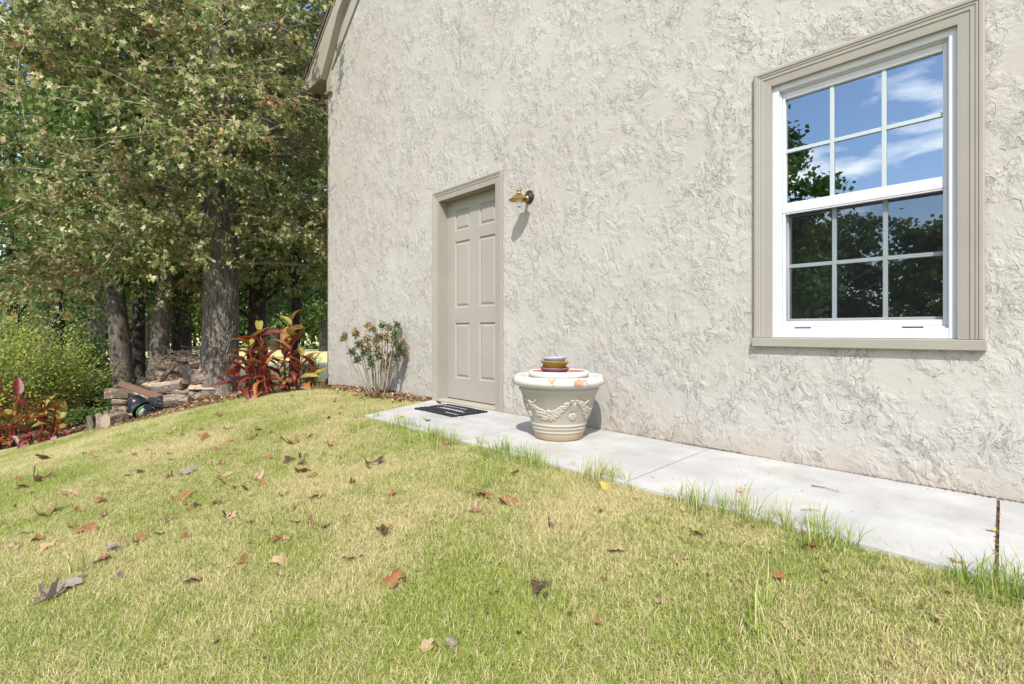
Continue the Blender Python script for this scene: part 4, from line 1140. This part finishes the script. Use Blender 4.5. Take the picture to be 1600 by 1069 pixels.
# ------------------------------------------------------------------ woodpile
a = NM('split_wood'); p = a.pos((1, 1, 1), obj=True)
g = a.noise(a.pos((.06, 1, 1), obj=True), 60, 5, .7); cl_ = a.attr('cut')
rndn = a.node('ShaderNodeObjectInfo').outputs['Random']
inner_c = a.mix(rndn, (.62, .38, .22), (.46, .37, .29)); inner_c = a.mix(a.mapr(g, .4, .65, 0, .6), inner_c, (.20, .14, .10))
outer_c = a.mix(rndn, (.40, .33, .27), (.25, .19, .15)); outer_c = a.mix(a.mapr(g, .45, .6, 0, .75), outer_c, (.05, .035, .025))
outer_c = a.mix(a.mapr(a.noise(p, 14, 4), .58, .7, 0, .7), outer_c, (.56, .53, .48))
M['log'] = a.set(a.mix(a.mapr(cl_, .4, .6), outer_c, inner_c), .95, g, .012, 1.0, spec=.1)
def log_mesh(k):
    rn = random.Random(100 + k); n = 10; m = 7; v = []; cut = []; f = []
    split = k % 3 != 0; ang0 = rn.uniform(0, 6.28); half = rn.uniform(1.0, 1.7)
    prof = []
    for i in range(n):
        th = 2 * math.pi * i / n; rr = 1 + rn.uniform(-.14, .14); y_, z_ = rr * math.cos(th), rr * math.sin(th); c_ = 0
        if split and y_ > .12: y_ = .12 + rn.uniform(-.1, .14); c_ = 1
        prof.append((y_, z_, c_))
    for j in range(m):
        s_ = j / (m - 1); sx_ = (s_ - .5); bow = .15 * math.sin(s_ * 3.14 + k)
        tp = 1 - .12 * s_ + rn.uniform(-.04, .04)
        for (y_, z_, c_) in prof:
            v.append((sx_ + rn.uniform(-.012, .012), (y_ * tp + bow + rn.uniform(-.05, .05)) * .22, (z_ * tp + rn.uniform(-.05, .05)) * .22)); cut.append(c_)
    for j in range(m - 1):
        for i in range(n):
            i2 = (i + 1) % n; f.append((j * n + i, j * n + i2, (j + 1) * n + i2, (j + 1) * n + i))
    # fan-capped ends with their own vertices so the cut wood shows
    F4 = [list(q) for q in f]
    for j, s_ in ((0, -1), (m - 1, 1)):
        b0 = len(v); ring = [v[j * n + i] for i in range(n)]
        v += [(q[0] + s_ * .002, q[1], q[2]) for q in ring]; cut += [1] * n
        cx = tuple(sum(q[a_] for q in ring) / n for a_ in range(3)); v.append((cx[0] + s_ * .01, cx[1], cx[2])); cut.append(1)
        for i in range(n):
            i2 = (i + 1) % n; tri = (b0 + i, b0 + i2, b0 + n); F4.append([tri[0], tri[1], tri[2]] if s_ > 0 else [tri[1], tri[0], tri[2]])
    me = bpy.data.meshes.new('log_' + 'abcdefghi'[k]); me.from_pydata(v, [], F4); me.materials.append(M['log'])
    at = me.attributes.new('cut', 'FLOAT', 'POINT'); at.data.foreach_set('value', cut); return me
LOGS = [log_mesh(k) for k in range(9)]
PC = cf(232, 8.75)
def pile_pt(dx, dd, h):
    return Vector((PC.x + R2[0] * dx + F2[0] * dd, PC.y + R2[1] * dx + F2[1] * dd, 0)) + Vector((0, 0, float(gz(PC.x + R2[0] * dx + F2[0] * dd, PC.y + R2[1] * dx + F2[1] * dd)) + h))
rn = random.Random(8)
n_log = 0
LG = 'split logs of the woodpile'
def put_log(dx, dd, h, L, rad, yaw, pitch, k=None, label='weathered split log lying in the middle of the woodpile', name='log', roll=None):
    global n_log
    o = link(name, LOGS[rn.randrange(9) if k is None else k]); n_log += 1
    s_ = Matrix.Diagonal((L, rad / .22, rad / .22, 1))
    o.matrix_world = Matrix.Translation(pile_pt(dx, dd, h)) @ Matrix.Rotation(YAW + R(yaw), 4, 'Z') @ Matrix.Rotation(R(pitch), 4, 'Y') @ Matrix.Rotation(rn.uniform(0, 6.28) if roll is None else roll, 4, 'X') @ s_
    tag(o, label, 'log', LG); return o
lay = [(-.78, .72, .0), (-.74, .78, .14), (-.66, .80, .27), (-.45, .86, .40), (-.15, .88, .53), (.0, .85, .65)]
labs = ['grey split log, bottom layer of the woodpile', 'split log, second layer of the woodpile', 'split log, third layer of the woodpile', 'split log, fourth layer of the woodpile', 'split log, fifth layer of the woodpile', 'split log, top layer of the woodpile']
for li, (xl, xr, h) in enumerate(lay):
    for row in range(2):
        x_ = xl + rn.uniform(-.05, .05)
        while x_ < xr:
            L = rn.uniform(.30, .46); rad = rn.uniform(.06, .11)
            if row > 0 and rn.random() < .15: x_ += L * .6; continue
            put_log(x_ + L / 2, row * .26 - .05 + li * .05 + rn.uniform(-.04, .04), h + .075 + rn.uniform(-.02, .02), L, rad, rn.uniform(-34, 34), rn.uniform(-15, 15), label=labs[li] + (', front row, ' if row == 0 else ', second row, ') + ('left end', 'left of the middle', 'right of the middle', 'right end')[min(3, max(0, int((x_ + .8) / .42)))])
            x_ += L * .96
# short stubs standing at the left front
for i, dx in enumerate((-.80, -.68, -.56, -.46)):
    put_log(dx, -.22 + .02 * i, .14, .26, .045, 0, 84 + rn.uniform(-6, 6), label=('leftmost', 'second', 'third', 'rightmost')[i] + ' of four short upright stubs at the lower left of the woodpile')
put_log(.86, -.55, .10, .34, .105, 12, 4, 3, label='short thick brown log lying alone at right in front of the pile')
put_log(-.30, -.34, .10, .30, .12, 70, 0, 6, label='dark rotten log end beside the black bucket')
put_log(.36, -.10, .58, .55, .055, -12, -42, 1, label='grey plank-like split leaning diagonally up the middle of the pile')
put_log(.52, -.28, .38, .42, .09, 8, -6, 4, label='reddish split log near the right end of the pile beside the oak')
put_log(-.62, .1, .52, .34, .10, 15, 0, 1, label='pale orange split log highest at the left end of the pile')
# rusty board on the pile
bd = MB(); bd.box(-.48, .48, -.055, .055, -.009, .009)
o = bd.build('board', paint('brown_board', (.13, .075, .048), .7, .1, .3), bevel=.003)
o.matrix_world = Matrix.Translation(pile_pt(.22, -.42, .42)) @ Matrix.Rotation(YAW + R(-8), 4, 'Z') @ Matrix.Rotation(R(16), 4, 'Y') @ Matrix.Rotation(R(40), 4, 'X')
tag(o, 'flat brown board slanting down across the front of the woodpile', 'board')
# brushwood on top
tw = MB()
for i in range(110):
    c_ = pile_pt(rn.gauss(.42, .24), .25 + rn.uniform(-.2, .25), .80 + rn.uniform(-.12, .12)); az = YAW + rn.gauss(0, 1.0)
    L = rn.uniform(.15, .55); d = Vector((math.cos(az), math.sin(az), rn.gauss(-.02, .35))).normalized()
    m_ = c_ + Vector((rn.uniform(-.03, .03), rn.uniform(-.03, .03), rn.uniform(0, .04)))
    tw.tube([c_ - d * L / 2, m_, c_ + d * L / 2], [.008, .006, .003], 4)
tag(tw.build('brushwood', M['twig']), 'heap of dry sticks on top right of the woodpile', 'sticks', kind='stuff')

# black bucket on its side, with a green can and a crumpled black bag
M['black_pl'] = paint('black_plastic', (.018, .020, .026), .28, .1, .05)
M['green_pl'] = paint('green_plastic', (.07, .16, .05), .4, .1, .2)
bk = empty('bucket', pile_pt(.22, -.60, .02), 0, 'black plastic bucket lying on its side in front of the woodpile', 'bucket')
ax = Vector((R2[0] * .80 - F2[0] * .38, R2[1] * .80 - F2[1] * .38, -.45)).normalized()
AX = ax.to_track_quat('Z', 'Y').to_matrix()
c0 = Vector((0, 0, .17)) - ax * .22 + Vector((F2[0], F2[1], 0)) * .12
mb = MB(); mb.lathe([(0, 0), (.11, 0), (.118, .006), (.128, .11), (.140, .115), (.142, .125), (.134, .13), (.152, .28), (.158, .285), (.160, .30), (.152, .303), (.146, .295), (.112, .02), (0, .015)], c0, 36, axis=AX); mb.build('shell', M['black_pl'], bk)
mb = MB()
for z_ in (.03, .05, .07, .09): mb.lathe([(.119, z_), (.127, z_ + .004), (.128, z_ + .010), (.120, z_ + .014)], c0, 36, axis=AX)
mb.build('rib', M['black_pl'], bk)
gc = empty('green_can', pile_pt(.22, -.60, .02), 0, 'green can with pale end sticking out of the black bucket', 'can')
mb = MB(); mb.lathe([(0, .15), (.105, .15), (.108, .155), (.112, .32), (.122, .325), (.123, .345), (.112, .352), (.105, .352)], c0, 32, axis=AX); mb.build('body', M['green_pl'], gc)
mb = MB(); mb.lathe([(.104, .350), (.095, .358), (.085, .375), (.0, .378)], c0, 32, axis=AX); mb.build('lid', paint('can_lid', (.42, .42, .38), .5, .05, .3, 20), gc)
def crumple(name, px, py, rx, lab, cat, mat, seed, lift=.10, dz=0):
    P0 = pile_pt(px, py, 0); bm = bmesh.new(); bmesh.ops.create_icosphere(bm, subdivisions=4, radius=1)
    r = random.Random(seed); ph = [r.uniform(0, 6) for _ in range(9)]
    for v_ in bm.verts:
        q = v_.co
        d = .75 + .18 * abs(math.sin(q.x * 4 + ph[0] + 2 * q.z)) + .16 * abs(math.sin(q.y * 5 + ph[1] + 2 * q.x)) + .12 * abs(math.sin(q.z * 7 + ph[2] + 3 * q.y))
        v_.co = Vector((q.x * rx[0], q.y * rx[1], q.z * rx[2])) * d
    me = bpy.data.meshes.new(name); bm.to_mesh(me); bm.free()
    o = link(name, me, mat); o.location = P0 + Vector((F2[0] * .15, F2[1] * .15, lift + dz)); o.rotation_euler = (0, .2, YAW); tag(o, lab, cat); return o
crumple('rubbish_bag', .56, -.60, (.20, .14, .09), 'crumpled black plastic bag beside the black bucket', 'bag', M['black_pl'], 1, .16)
hose = MB()
P0 = pile_pt(.40, -.58, .05)
for k in range(3):
    pts = [P0 + Vector((R2[0] * .12 * math.cos(q * .5) * (1 + .1 * k), R2[1] * .12 * math.cos(q * .5), .06 + .05 * math.sin(q * .5 + k) + .03 * k)) for q in range(14)]
    hose.tube(pts, .012, 8)
tag(hose.build('hose', M['black_pl']), 'short loops of black hose between bucket and black bag', 'hose')

# ------------------------------------------------------------------ leaf litter in the bed
def litter():
    r = np.random.default_rng(12); n = 150000
    x_ = r.uniform(-5.5, 6.5, n); y_ = r.uniform(6.2, 19, n)
    k = (bedf(x_, y_) > .35) & (farf(x_, y_) < .6); 
    # also a tan drift along the foot of the wall left of the door
    x2 = WX - np.abs(r.normal(0, .14, 5200)) - .01; y2 = r.uniform(4.56, 7.35, 5200)
    x_ = np.r_[x_[k], x2]; y_ = np.r_[y_[k], y2]
    k = ~((x_ > WX) & (y_ < HY1 + .08)); x_, y_ = x_[k], y_[k]
    B = np.stack([x_, y_, gz(x_, y_) + r.uniform(.0, .03, len(x_))], 1)
    D = r.normal(0, 1, (len(B), 3)) * [1, 1, .35]
    V, F, T = leaves(B, D, r.uniform(.018, .055, len(B)), .38, np.clip(r.beta(2, 2, len(B)), 0, 1), quads=2, seed=13, curl=.6)
    o = link('leaf_litter', np_mesh('leaf_litter', V, F, {'tint': T}), M['litter'])
    tag(o, 'brown leaf litter covering the bed under the trees', 'leaf litter', kind='stuff')
litter()

# ------------------------------------------------------------------ lawn: grass tufts scattered on the ground sheet
def blades(name, n, hmin, hmax, wid, rad, lean, mat, seed):
    r = np.random.default_rng(seed)
    a_ = r.random(n) * 6.283; k = np.sqrt(r.random(n)) * rad
    B = np.stack([np.cos(a_) * k, np.sin(a_) * k, np.full(n, -.004)], 1)
    h = r.uniform(hmin, hmax, n)[:, None]; az = r.random(n) * 6.283; ln = np.abs(r.normal(lean, lean * .5, n))[:, None]
    D = np.stack([np.cos(az), np.sin(az), 0 * az], 1); S = np.stack([-np.sin(az), np.cos(az), 0 * az], 1)
    tw_ = r.normal(0, .7, (n, 1)); S = S * np.cos(tw_) + D * np.sin(tw_)
    w_ = (wid * r.uniform(.7, 1.3, n))[:, None]; Z = np.array([[0, 0, 1.]])
    m1 = B + Z * h * .55 + D * h * ln * .35; tp = B + Z * h * (1 - .25 * np.minimum(ln, 1.5)) + D * h * ln * 1.0
    V = np.stack([B - S * w_, B + S * w_, m1 - S * w_ * .8, m1 + S * w_ * .8, tp], 1)
    F = np.array([[0, 1, 3], [0, 3, 2], [2, 3, 4]]); Fa = (F[None] + (np.arange(n) * 5)[:, None, None]).reshape(-1, 3)
    me = np_mesh(name, V.reshape(-1, 3), Fa, {'tint': np.repeat(r.random(n), 5)}); me.materials.append(mat)
    return bpy.data.objects.new(name, me)
short_col = bpy.data.collections.new('short_tufts'); tall_col = bpy.data.collections.new('tall_tufts')
for i in range(5): short_col.objects.link(blades('short_tuft', 84, .014, .034, .0010, .055, .8, M['grass'], 200 + i))
for i in range(4): tall_col.objects.link(blades('tall_tuft', 15, .07, .16, .0017, .032, .42, M['grass_tall'], 300 + i))

lx = np.arange(-5.2, 3.06, .06); ly = np.arange(-1.4, 12.2, .06)
LXg, LYg = np.meshgrid(lx, ly, indexing='ij')
LV = np.stack([LXg.ravel(), LYg.ravel(), gz(LXg, LYg).ravel()], 1)
X_, Y_ = LV[:, 0], LV[:, 1]
depth = X_ * F2[0] + Y_ * F2[1]; side_ = X_ * R2[0] + Y_ * R2[1]
vis = (depth > .9) & (np.abs(side_) < depth * 1.08 + .4)
lawn_m = (1 - bedf(X_, Y_)) * vis
onslab = (X_ > 2.06) & (Y_ < 4.12 + (X_ - 2.045) * .42)
nearwall = np.clip((WX - .05 - X_) / .15, 0, 1)
lawn_m = lawn_m * (~onslab) * nearwall
dens = lawn_m * np.clip(1.15 - depth * .05, .6, 1.1) * 1500
wall_str = (X_ > 2.5) & (Y_ > 4.2); dens = np.where(wall_str, dens * np.clip((2.95 - X_) / .4, .12, 1), dens)
# taller unmown grass along the edge of the walk and in loose patches
edge = np.exp(-((X_ - 2.02) / .045) ** 2) * 2.0 * (Y_ < 4.25) + np.exp(-((Y_ - (4.17 + (X_ - 2.045) * .42)) / .05) ** 2) * (X_ > 2.0) * .5
patch = np.clip(np.sin(X_ * 5.1 + 1.1 * np.sin(Y_ * 3)) * np.sin(Y_ * 4.3 + 1.7 * np.sin(X_ * 2.2)) - .1, 0, 1)
tall = vis * (~onslab) * (edge * np.clip(1.5 - depth * .22, .35, 1.2) * 300 * np.clip(.55 + .9 * np.sin(Y_ * 9.3 + 1.5 * np.sin(Y_ * 4.1)) , .12, 1.4) + (1 - bedf(X_, Y_)) * patch * 60 * np.clip((X_ + .3) / 1.6, .12, 1.2))
nxl, nyl = LXg.shape; I = np.arange(nxl * nyl).reshape(nxl, nyl)
LF = np.stack([I[:-1, :-1], I[1:, :-1], I[1:, 1:], I[:-1, 1:]], -1).reshape(-1, 4)
usef = (dens + tall)[LF].max(1) > .5; LF = LF[usef]
lme = np_mesh('grass', LV, LF, {'dens': dens, 'tall': tall}, True)
lawn_o = link('grass', lme, M['grass']); tag(lawn_o, 'mown patchy lawn grass, green and straw coloured, with long blades along the path', 'grass', kind='stuff')
ng = bpy.data.node_groups.new('scatter_grass', 'GeometryNodeTree')
ng.interface.new_socket('Geometry', in_out='INPUT', socket_type='NodeSocketGeometry')
ng.interface.new_socket('Geometry', in_out='OUTPUT', socket_type='NodeSocketGeometry')
gi = ng.nodes.new('NodeGroupInput'); go = ng.nodes.new('NodeGroupOutput'); jn = ng.nodes.new('GeometryNodeJoinGeometry')
def scatter(attr, col, s0, s1, seed):
    dp = ng.nodes.new('GeometryNodeDistributePointsOnFaces'); dp.distribute_method = 'RANDOM'
    na = ng.nodes.new('GeometryNodeInputNamedAttribute'); na.data_type = 'FLOAT'; na.inputs['Name'].default_value = attr
    ng.links.new(gi.outputs[0], dp.inputs['Mesh']); ng.links.new(na.outputs[0], dp.inputs['Density']); dp.inputs['Seed'].default_value = seed
    ci = ng.nodes.new('GeometryNodeCollectionInfo'); ci.inputs['Collection'].default_value = col
    ci.inputs['Separate Children'].default_value = True; ci.inputs['Reset Children'].default_value = True
    ip_ = ng.nodes.new('GeometryNodeInstanceOnPoints'); ip_.inputs['Pick Instance'].default_value = True
    ng.links.new(dp.outputs['Points'], ip_.inputs['Points']); ng.links.new(ci.outputs[0], ip_.inputs['Instance'])
    rv1 = ng.nodes.new('FunctionNodeRandomValue'); rv1.data_type = 'FLOAT_VECTOR'
    rv1.inputs[0].default_value = (-.12, -.12, 0); rv1.inputs[1].default_value = (.12, .12, 6.283)
    ng.links.new(rv1.outputs[0], ip_.inputs['Rotation'])
    rv2 = ng.nodes.new('FunctionNodeRandomValue'); rv2.data_type = 'FLOAT'; rv2.inputs[2].default_value = s0; rv2.inputs[3].default_value = s1
    ng.links.new(rv2.outputs[1], ip_.inputs['Scale'])
    ng.links.new(ip_.outputs[0], jn.inputs[0])
scatter('dens', short_col, .75, 1.25, 1); scatter('tall', tall_col, .55, 1.2, 2)
ng.links.new(jn.outputs[0], go.inputs[0])
lawn_o.modifiers.new('scatter', 'NODES').node_group = ng

# ------------------------------------------------------------------ fallen leaves
def fleaf_mat(name, c0, c1, vein):
    a = NM(name); p = a.pos((1, 1, 1), obj=True)
    c = a.mix(a.noise(p, 2.5, 4, .6), c0, c1); c = a.mix(a.mapr(a.noise(p, 12, 3), .55, .7, 0, .5), c, vein)
    a.set(c, .6, a.noise(p, 14, 3), .02, .5, spec=.3)
    tr = a.node('ShaderNodeBsdfTranslucent'); a.l.new(c, tr.inputs[0]); m = a.node('ShaderNodeMixShader'); m.inputs[0].default_value = .2
    a.l.new(a.b.outputs[0], m.inputs[1]); a.l.new(tr.outputs[0], m.inputs[2]); a.l.new(m.outputs[0], a.out.inputs[0]); return a.m
FM = {'brown': fleaf_mat('fallen_brown', (.20, .09, .035), (.38, .20, .09), (.07, .03, .015)),
      'dark': fleaf_mat('fallen_dark', (.07, .04, .025), (.14, .08, .05), (.03, .015, .01)),
      'tan': fleaf_mat('fallen_tan', (.42, .28, .16), (.54, .39, .24), (.3, .16, .08)),
      'rust': fleaf_mat('fallen_rust', (.27, .10, .04), (.40, .18, .08), (.2, .05, .02)),
      'yellow': fleaf_mat('fallen_yellow', (.52, .36, .06), (.6, .48, .16), (.4, .2, .04)),
      'grey': fleaf_mat('fallen_grey', (.26, .20, .17), (.38, .31, .26), (.2, .13, .1))}
def fleaf_mesh(k):
    """palmately lobed dry leaf, curled; radial fan with inner ring"""
    r = random.Random(500 + k); n = 30; v = [(0, 0, 0)]; f = []
    lob = r.choice((5, 5, 3)); curl = (.25, .6, 1.0, 1.4, .5, .9)[k % 6]; cax = r.uniform(0, 3.14); ph = r.uniform(0, 6.28)
    def lift(x_, y_):
        u = x_ * math.cos(cax) + y_ * math.sin(cax); w_ = -x_ * math.sin(cax) + y_ * math.cos(cax)
        return curl * (u * u * 1.5) + .10 * math.sin(u * 6 + ph) + .06 * math.sin(w_ * 8 + ph), u, w_
    rings = (.35, .7, 1.0)
    for q in rings:
        for i in range(n):
            th = 2 * math.pi * i / n; rad = .5 * (.50 + .50 * abs(math.cos(th * lob / 2)) ** 1.3) * (1 + .12 * math.cos(th)) * (1 + (.10 * math.sin(th * 15 + ph) if q == 1 else 0)) * q
            x_, y_ = rad * math.cos(th), rad * math.sin(th) * .85; z_, u, w_ = lift(x_, y_)
            sh_ = 1 - .25 * curl * abs(u)
            v.append((x_ * sh_, y_ * sh_, z_ + r.uniform(-.012, .012)))
    for i in range(n): f.append((0, 1 + i, 1 + (i + 1) % n))
    for q in range(2):
        for i in range(n):
            a0 = 1 + q * n + i; a1 = 1 + q * n + (i + 1) % n; f.append((a0, a0 + n, a1 + n, a1))
    b = len(v); 
    for s_ in range(4): v += [(-.45 - .12 * s_, -.012, .02 * s_), (-.45 - .12 * s_, .012, .02 * s_)]
    for s_ in range(3): f.append((b + 2 * s_, b + 2 * s_ + 1, b + 2 * s_ + 3, b + 2 * s_ + 2))
    me = bpy.data.meshes.new('fallen_leaf'); me.from_pydata(v, [], f); me.polygons.foreach_set('use_smooth', [True] * len(f)); return me
FL = {}
for k in range(6):
    for cn_ in FM:
        me = fleaf_mesh(k); me.materials.append(FM[cn_]); FL[(k, cn_)] = me
LGN = 'fallen leaves scattered on the lawn'
rl = random.Random(77)
def fallen(P, size, col, label, k=None, up=.022, tilt=.28):
    o = link('fallen_leaf', FL[(rl.randrange(6) if k is None else k, col)])
    o.matrix_world = Matrix.Translation(P + Vector((0, 0, up))) @ Matrix.Rotation(rl.uniform(0, 6.28), 4, 'Z') @ Matrix.Rotation(rl.gauss(0, tilt), 4, 'X') @ Matrix.Rotation(rl.gauss(0, tilt), 4, 'Y') @ Matrix.Scale(size, 4)
    tag(o, label, 'leaf', LGN); return o
# the ones that can be told apart: (px, py, width in photo px, colour, shape, label)
named = [(756, 784, 44, 'brown', 1, 'large curled brown leaf nearest the middle of the lawn, left of a touching pair'),
 (790, 797, 36, 'brown', 2, 'curled brown leaf right of the touching pair in mid lawn'),
 (742, 808, 26, 'tan', 3, 'narrow upright tan leaf just below the pair of curled leaves'),
 (860, 828, 22, 'dark', 2, 'small dark curled leaf right of and below the brown pair'),
 (283, 787, 32, 'brown', 0, 'open brown leaf on the left lawn above the rust one'),
 (349, 764, 30, 'yellow', 1, 'yellow orange leaf lying on the left middle lawn'),
 (160, 890, 30, 'rust', 1, 'reddish five lobed leaf on the lower left lawn'),
 (300, 920, 38, 'tan', 4, 'pale orange leaf standing up on the lower left lawn'),
 (442, 895, 38, 'tan', 0, 'pinkish tan leaf, larger of two near the bottom centre left'),
 (381, 890, 20, 'brown', 2, 'small brown leaf just left of the pinkish tan one'),
 (612, 927, 34, 'rust', 2, 'rust brown leaf standing on edge near the bottom centre'),
 (545, 882, 26, 'tan', 1, 'cream curled leaf on the grass above the rust brown upright leaf'),
 (100, 928, 56, 'grey', 4, 'large grey shrivelled leaf at the lower left'),
 (76, 944, 44, 'grey', 3, 'grey crumpled leaf touching the large grey one at lower left'),
 (190, 915, 22, 'grey', 0, 'pale grey pink leaf between the grey and the pale orange leaf'),
 (176, 866, 26, 'grey', 5, 'whitish small leaf on the left lawn above the reddish one'),
 (136, 834, 34, 'brown', 1, 'brown leaf on the left lawn left of the whitish one'),
 (70, 812, 40, 'brown', 3, 'forked brown leaf at the left side of the lawn'),
 (112, 780, 36, 'tan', 1, 'cream leaf on the left lawn above the forked brown one'),
 (160, 792, 24, 'brown', 4, 'brown pink leaf right of the cream leaf at left'),
 (250, 846, 16, 'dark', 0, 'tiny dark leaf below the open brown leaf at left'),
 (485, 830, 12, 'dark', 0, 'tiny dark brown leaf in the middle left of the lawn'),
 (960, 872, 28, 'tan', 1, 'pale tan curled leaf in the grass right of centre'),
 (1092, 845, 28, 'brown', 0, 'pinkish brown leaf near the path edge right of centre'),
 (1270, 872, 28, 'rust', 1, 'small rust leaf in the tall grass below the window'),
 (1216, 918, 20, 'rust', 2, 'small orange brown leaf on the right part of the lawn'),
 (842, 932, 34, 'dark', 1, 'dark narrow leaf lying flat at the bottom centre right'),
 (944, 918, 14, 'brown', 3, 'tiny upright brown leaf right of the dark narrow one'),
 (945, 770, 28, 'yellow', 0, 'yellow oak leaf at the edge of the path below the planter'),
 (805, 748, 22, 'tan', 1, 'pale leaf in the grass below the planter'),
 (1290, 905, 12, 'brown', 2, 'tiny brown leaf near the right end of the lawn'),
 (1496, 896, 24, 'tan', 1, 'tan leaf caught in the tall grass near the right path joint'),
 (665, 1035, 26, 'tan', 0, 'pale leaf close to the bottom edge of the view'),
 (706, 1034, 24, 'grey', 3, 'whitish upright leaf at the bottom edge right of the pale one'),
 (472, 742, 28, 'brown', 0, 'reddish brown leaf in the middle distance left of centre'),
 (582, 732, 38, 'dark', 2, 'dark crumpled leaf toward the path left of centre'),
 (452, 727, 22, 'dark', 1, 'dark leaf standing up behind the reddish brown one'),
 (458, 698, 26, 'brown', 3, 'folded brown leaf in the upper middle of the lawn'),
 (402, 755, 20, 'tan', 3, 'thin upright tan leaf right of the yellow orange one'),
 (292, 745, 30, 'grey', 1, 'grey brown leaf above the open brown leaf at left'),
 (220, 745, 18, 'dark', 1, 'small dark leaf upright on the left lawn in the distance'),
 (70, 722, 34, 'brown', 1, 'orange brown leaf near the left canna clump'),
 (62, 755, 32, 'dark', 3, 'dark brown leaf below the left canna clump'),
 (692, 700, 30, 'brown', 2, 'brown leaf in the grass by the left end of the path'),
 (320, 690, 24, 'brown', 4, 'brown leaf on the far part of the lawn before the oak')]
for (px, py, wpx, col, k, lab) in named:
    P = hit(px, py); d = math.hypot(P.x, P.y); Z = P.x * F2[0] + P.y * F2[1]
    fallen(P, wpx * Z / 800 * 1.1, col, lab, k)
hitp = hit
placed = 0
while placed < 130:
    px = rl.uniform(-60, 620); py = 604 + 260 * rl.random() ** 2.0
    P = hit(px, py)
    if bedf(P.x, P.y) > .3 or (P.x > 2.0 and P.y < 4.5) or P.x > WX - .05: continue
    fallen(P, rl.uniform(.035, .085), rl.choice(('brown', 'brown', 'brown', 'tan', 'dark', 'tan', 'rust')), 'one of the small dry leaves strewn over the far lawn toward the trees'); placed += 1
for i in range(80):
    px = rl.uniform(300, 1560); py = rl.uniform(780, 1060); P = hit(px, py)
    if P.x > 2.0 : continue
    fallen(P, rl.uniform(.012, .03), rl.choice(('brown', 'tan', 'dark', 'tan')), 'one of the tiny leaf scraps caught in the near grass', up=.024)
def zslab(px, py):
    Z = CAMZ * 800 / (py - 518); p = frame_pt(px, Z); return Vector((p[0], p[1], .0))
for (px, py, wpx, col, lab) in [(627, 652, 14, 'yellow', 'yellow green leaf on the walk left of the black mat'), (668, 658, 14, 'brown', 'brown leaf on the walk below the black mat'),
        (687, 634, 16, 'rust', 'orange brown leaf lying on the black mat'), (1554, 832, 16, 'yellow', 'olive leaf stuck in the open joint at the right end of the walk'),
        (1158, 770, 16, 'tan', 'thin tan scrap on the walk between the joint and the window'), (596, 640, 12, 'tan', 'tan leaf at the left tip of the walk')]:
    P = zslab(px, py); Z = P.x * F2[0] + P.y * F2[1]; fallen(P, wpx * Z / 800, col, lab, 0, .012 if px != 687 else .03, .15)
for (p0, p1, lab) in [((1268, 760), (1312, 770), 'longer thin twig lying on the walk below the window'), ((1252, 798), (1282, 800), 'short thin twig lying on the walk nearer the grass')]:
    A, B_ = zslab(*p0), zslab(*p1); mb = MB(); mb.tube([A + Vector((0, 0, .004)), (A + B_) / 2 + Vector((.006, 0, .007)), B_ + Vector((0, 0, .004))], [.003, .0025, .0015], 5)
    tag(mb.build('twig', M['twig']), lab, 'twig', 'twigs on the walk')
bl = MB()
for i in range(1500):
    x_ = rl.uniform(2.15, 3.0); y_ = rl.uniform(-.2, 4.2); s_ = rl.uniform(.003, .009)
    if i > 140: x_ = WX - .004 - abs(rl.gauss(0, .014)); y_ = rl.choice((rl.uniform(-.2, 3.4), rl.gauss(1.5, .15), rl.gauss(.3, .3))); s_ *= .9
    a_ = rl.uniform(0, 6.28); bl.add([(x_, y_, .003), (x_ + s_ * math.cos(a_), y_ + s_ * math.sin(a_), .004), (x_ + s_ * .5 * math.cos(a_ + 1.2), y_ + s_ * .5 * math.sin(a_ + 1.2), .006)], [(0, 1, 2)])
tag(bl.build('crumbs', M['bark3']), 'dark crumbs of leaf and soil scattered on the walk', 'crumbs', kind='stuff')

print('canna', [tuple(round(q, 2) for q in o.location) for o in bpy.data.objects if o.name.startswith('canna_plant')])
print('logs', n_log, 'objects', len(bpy.data.objects))
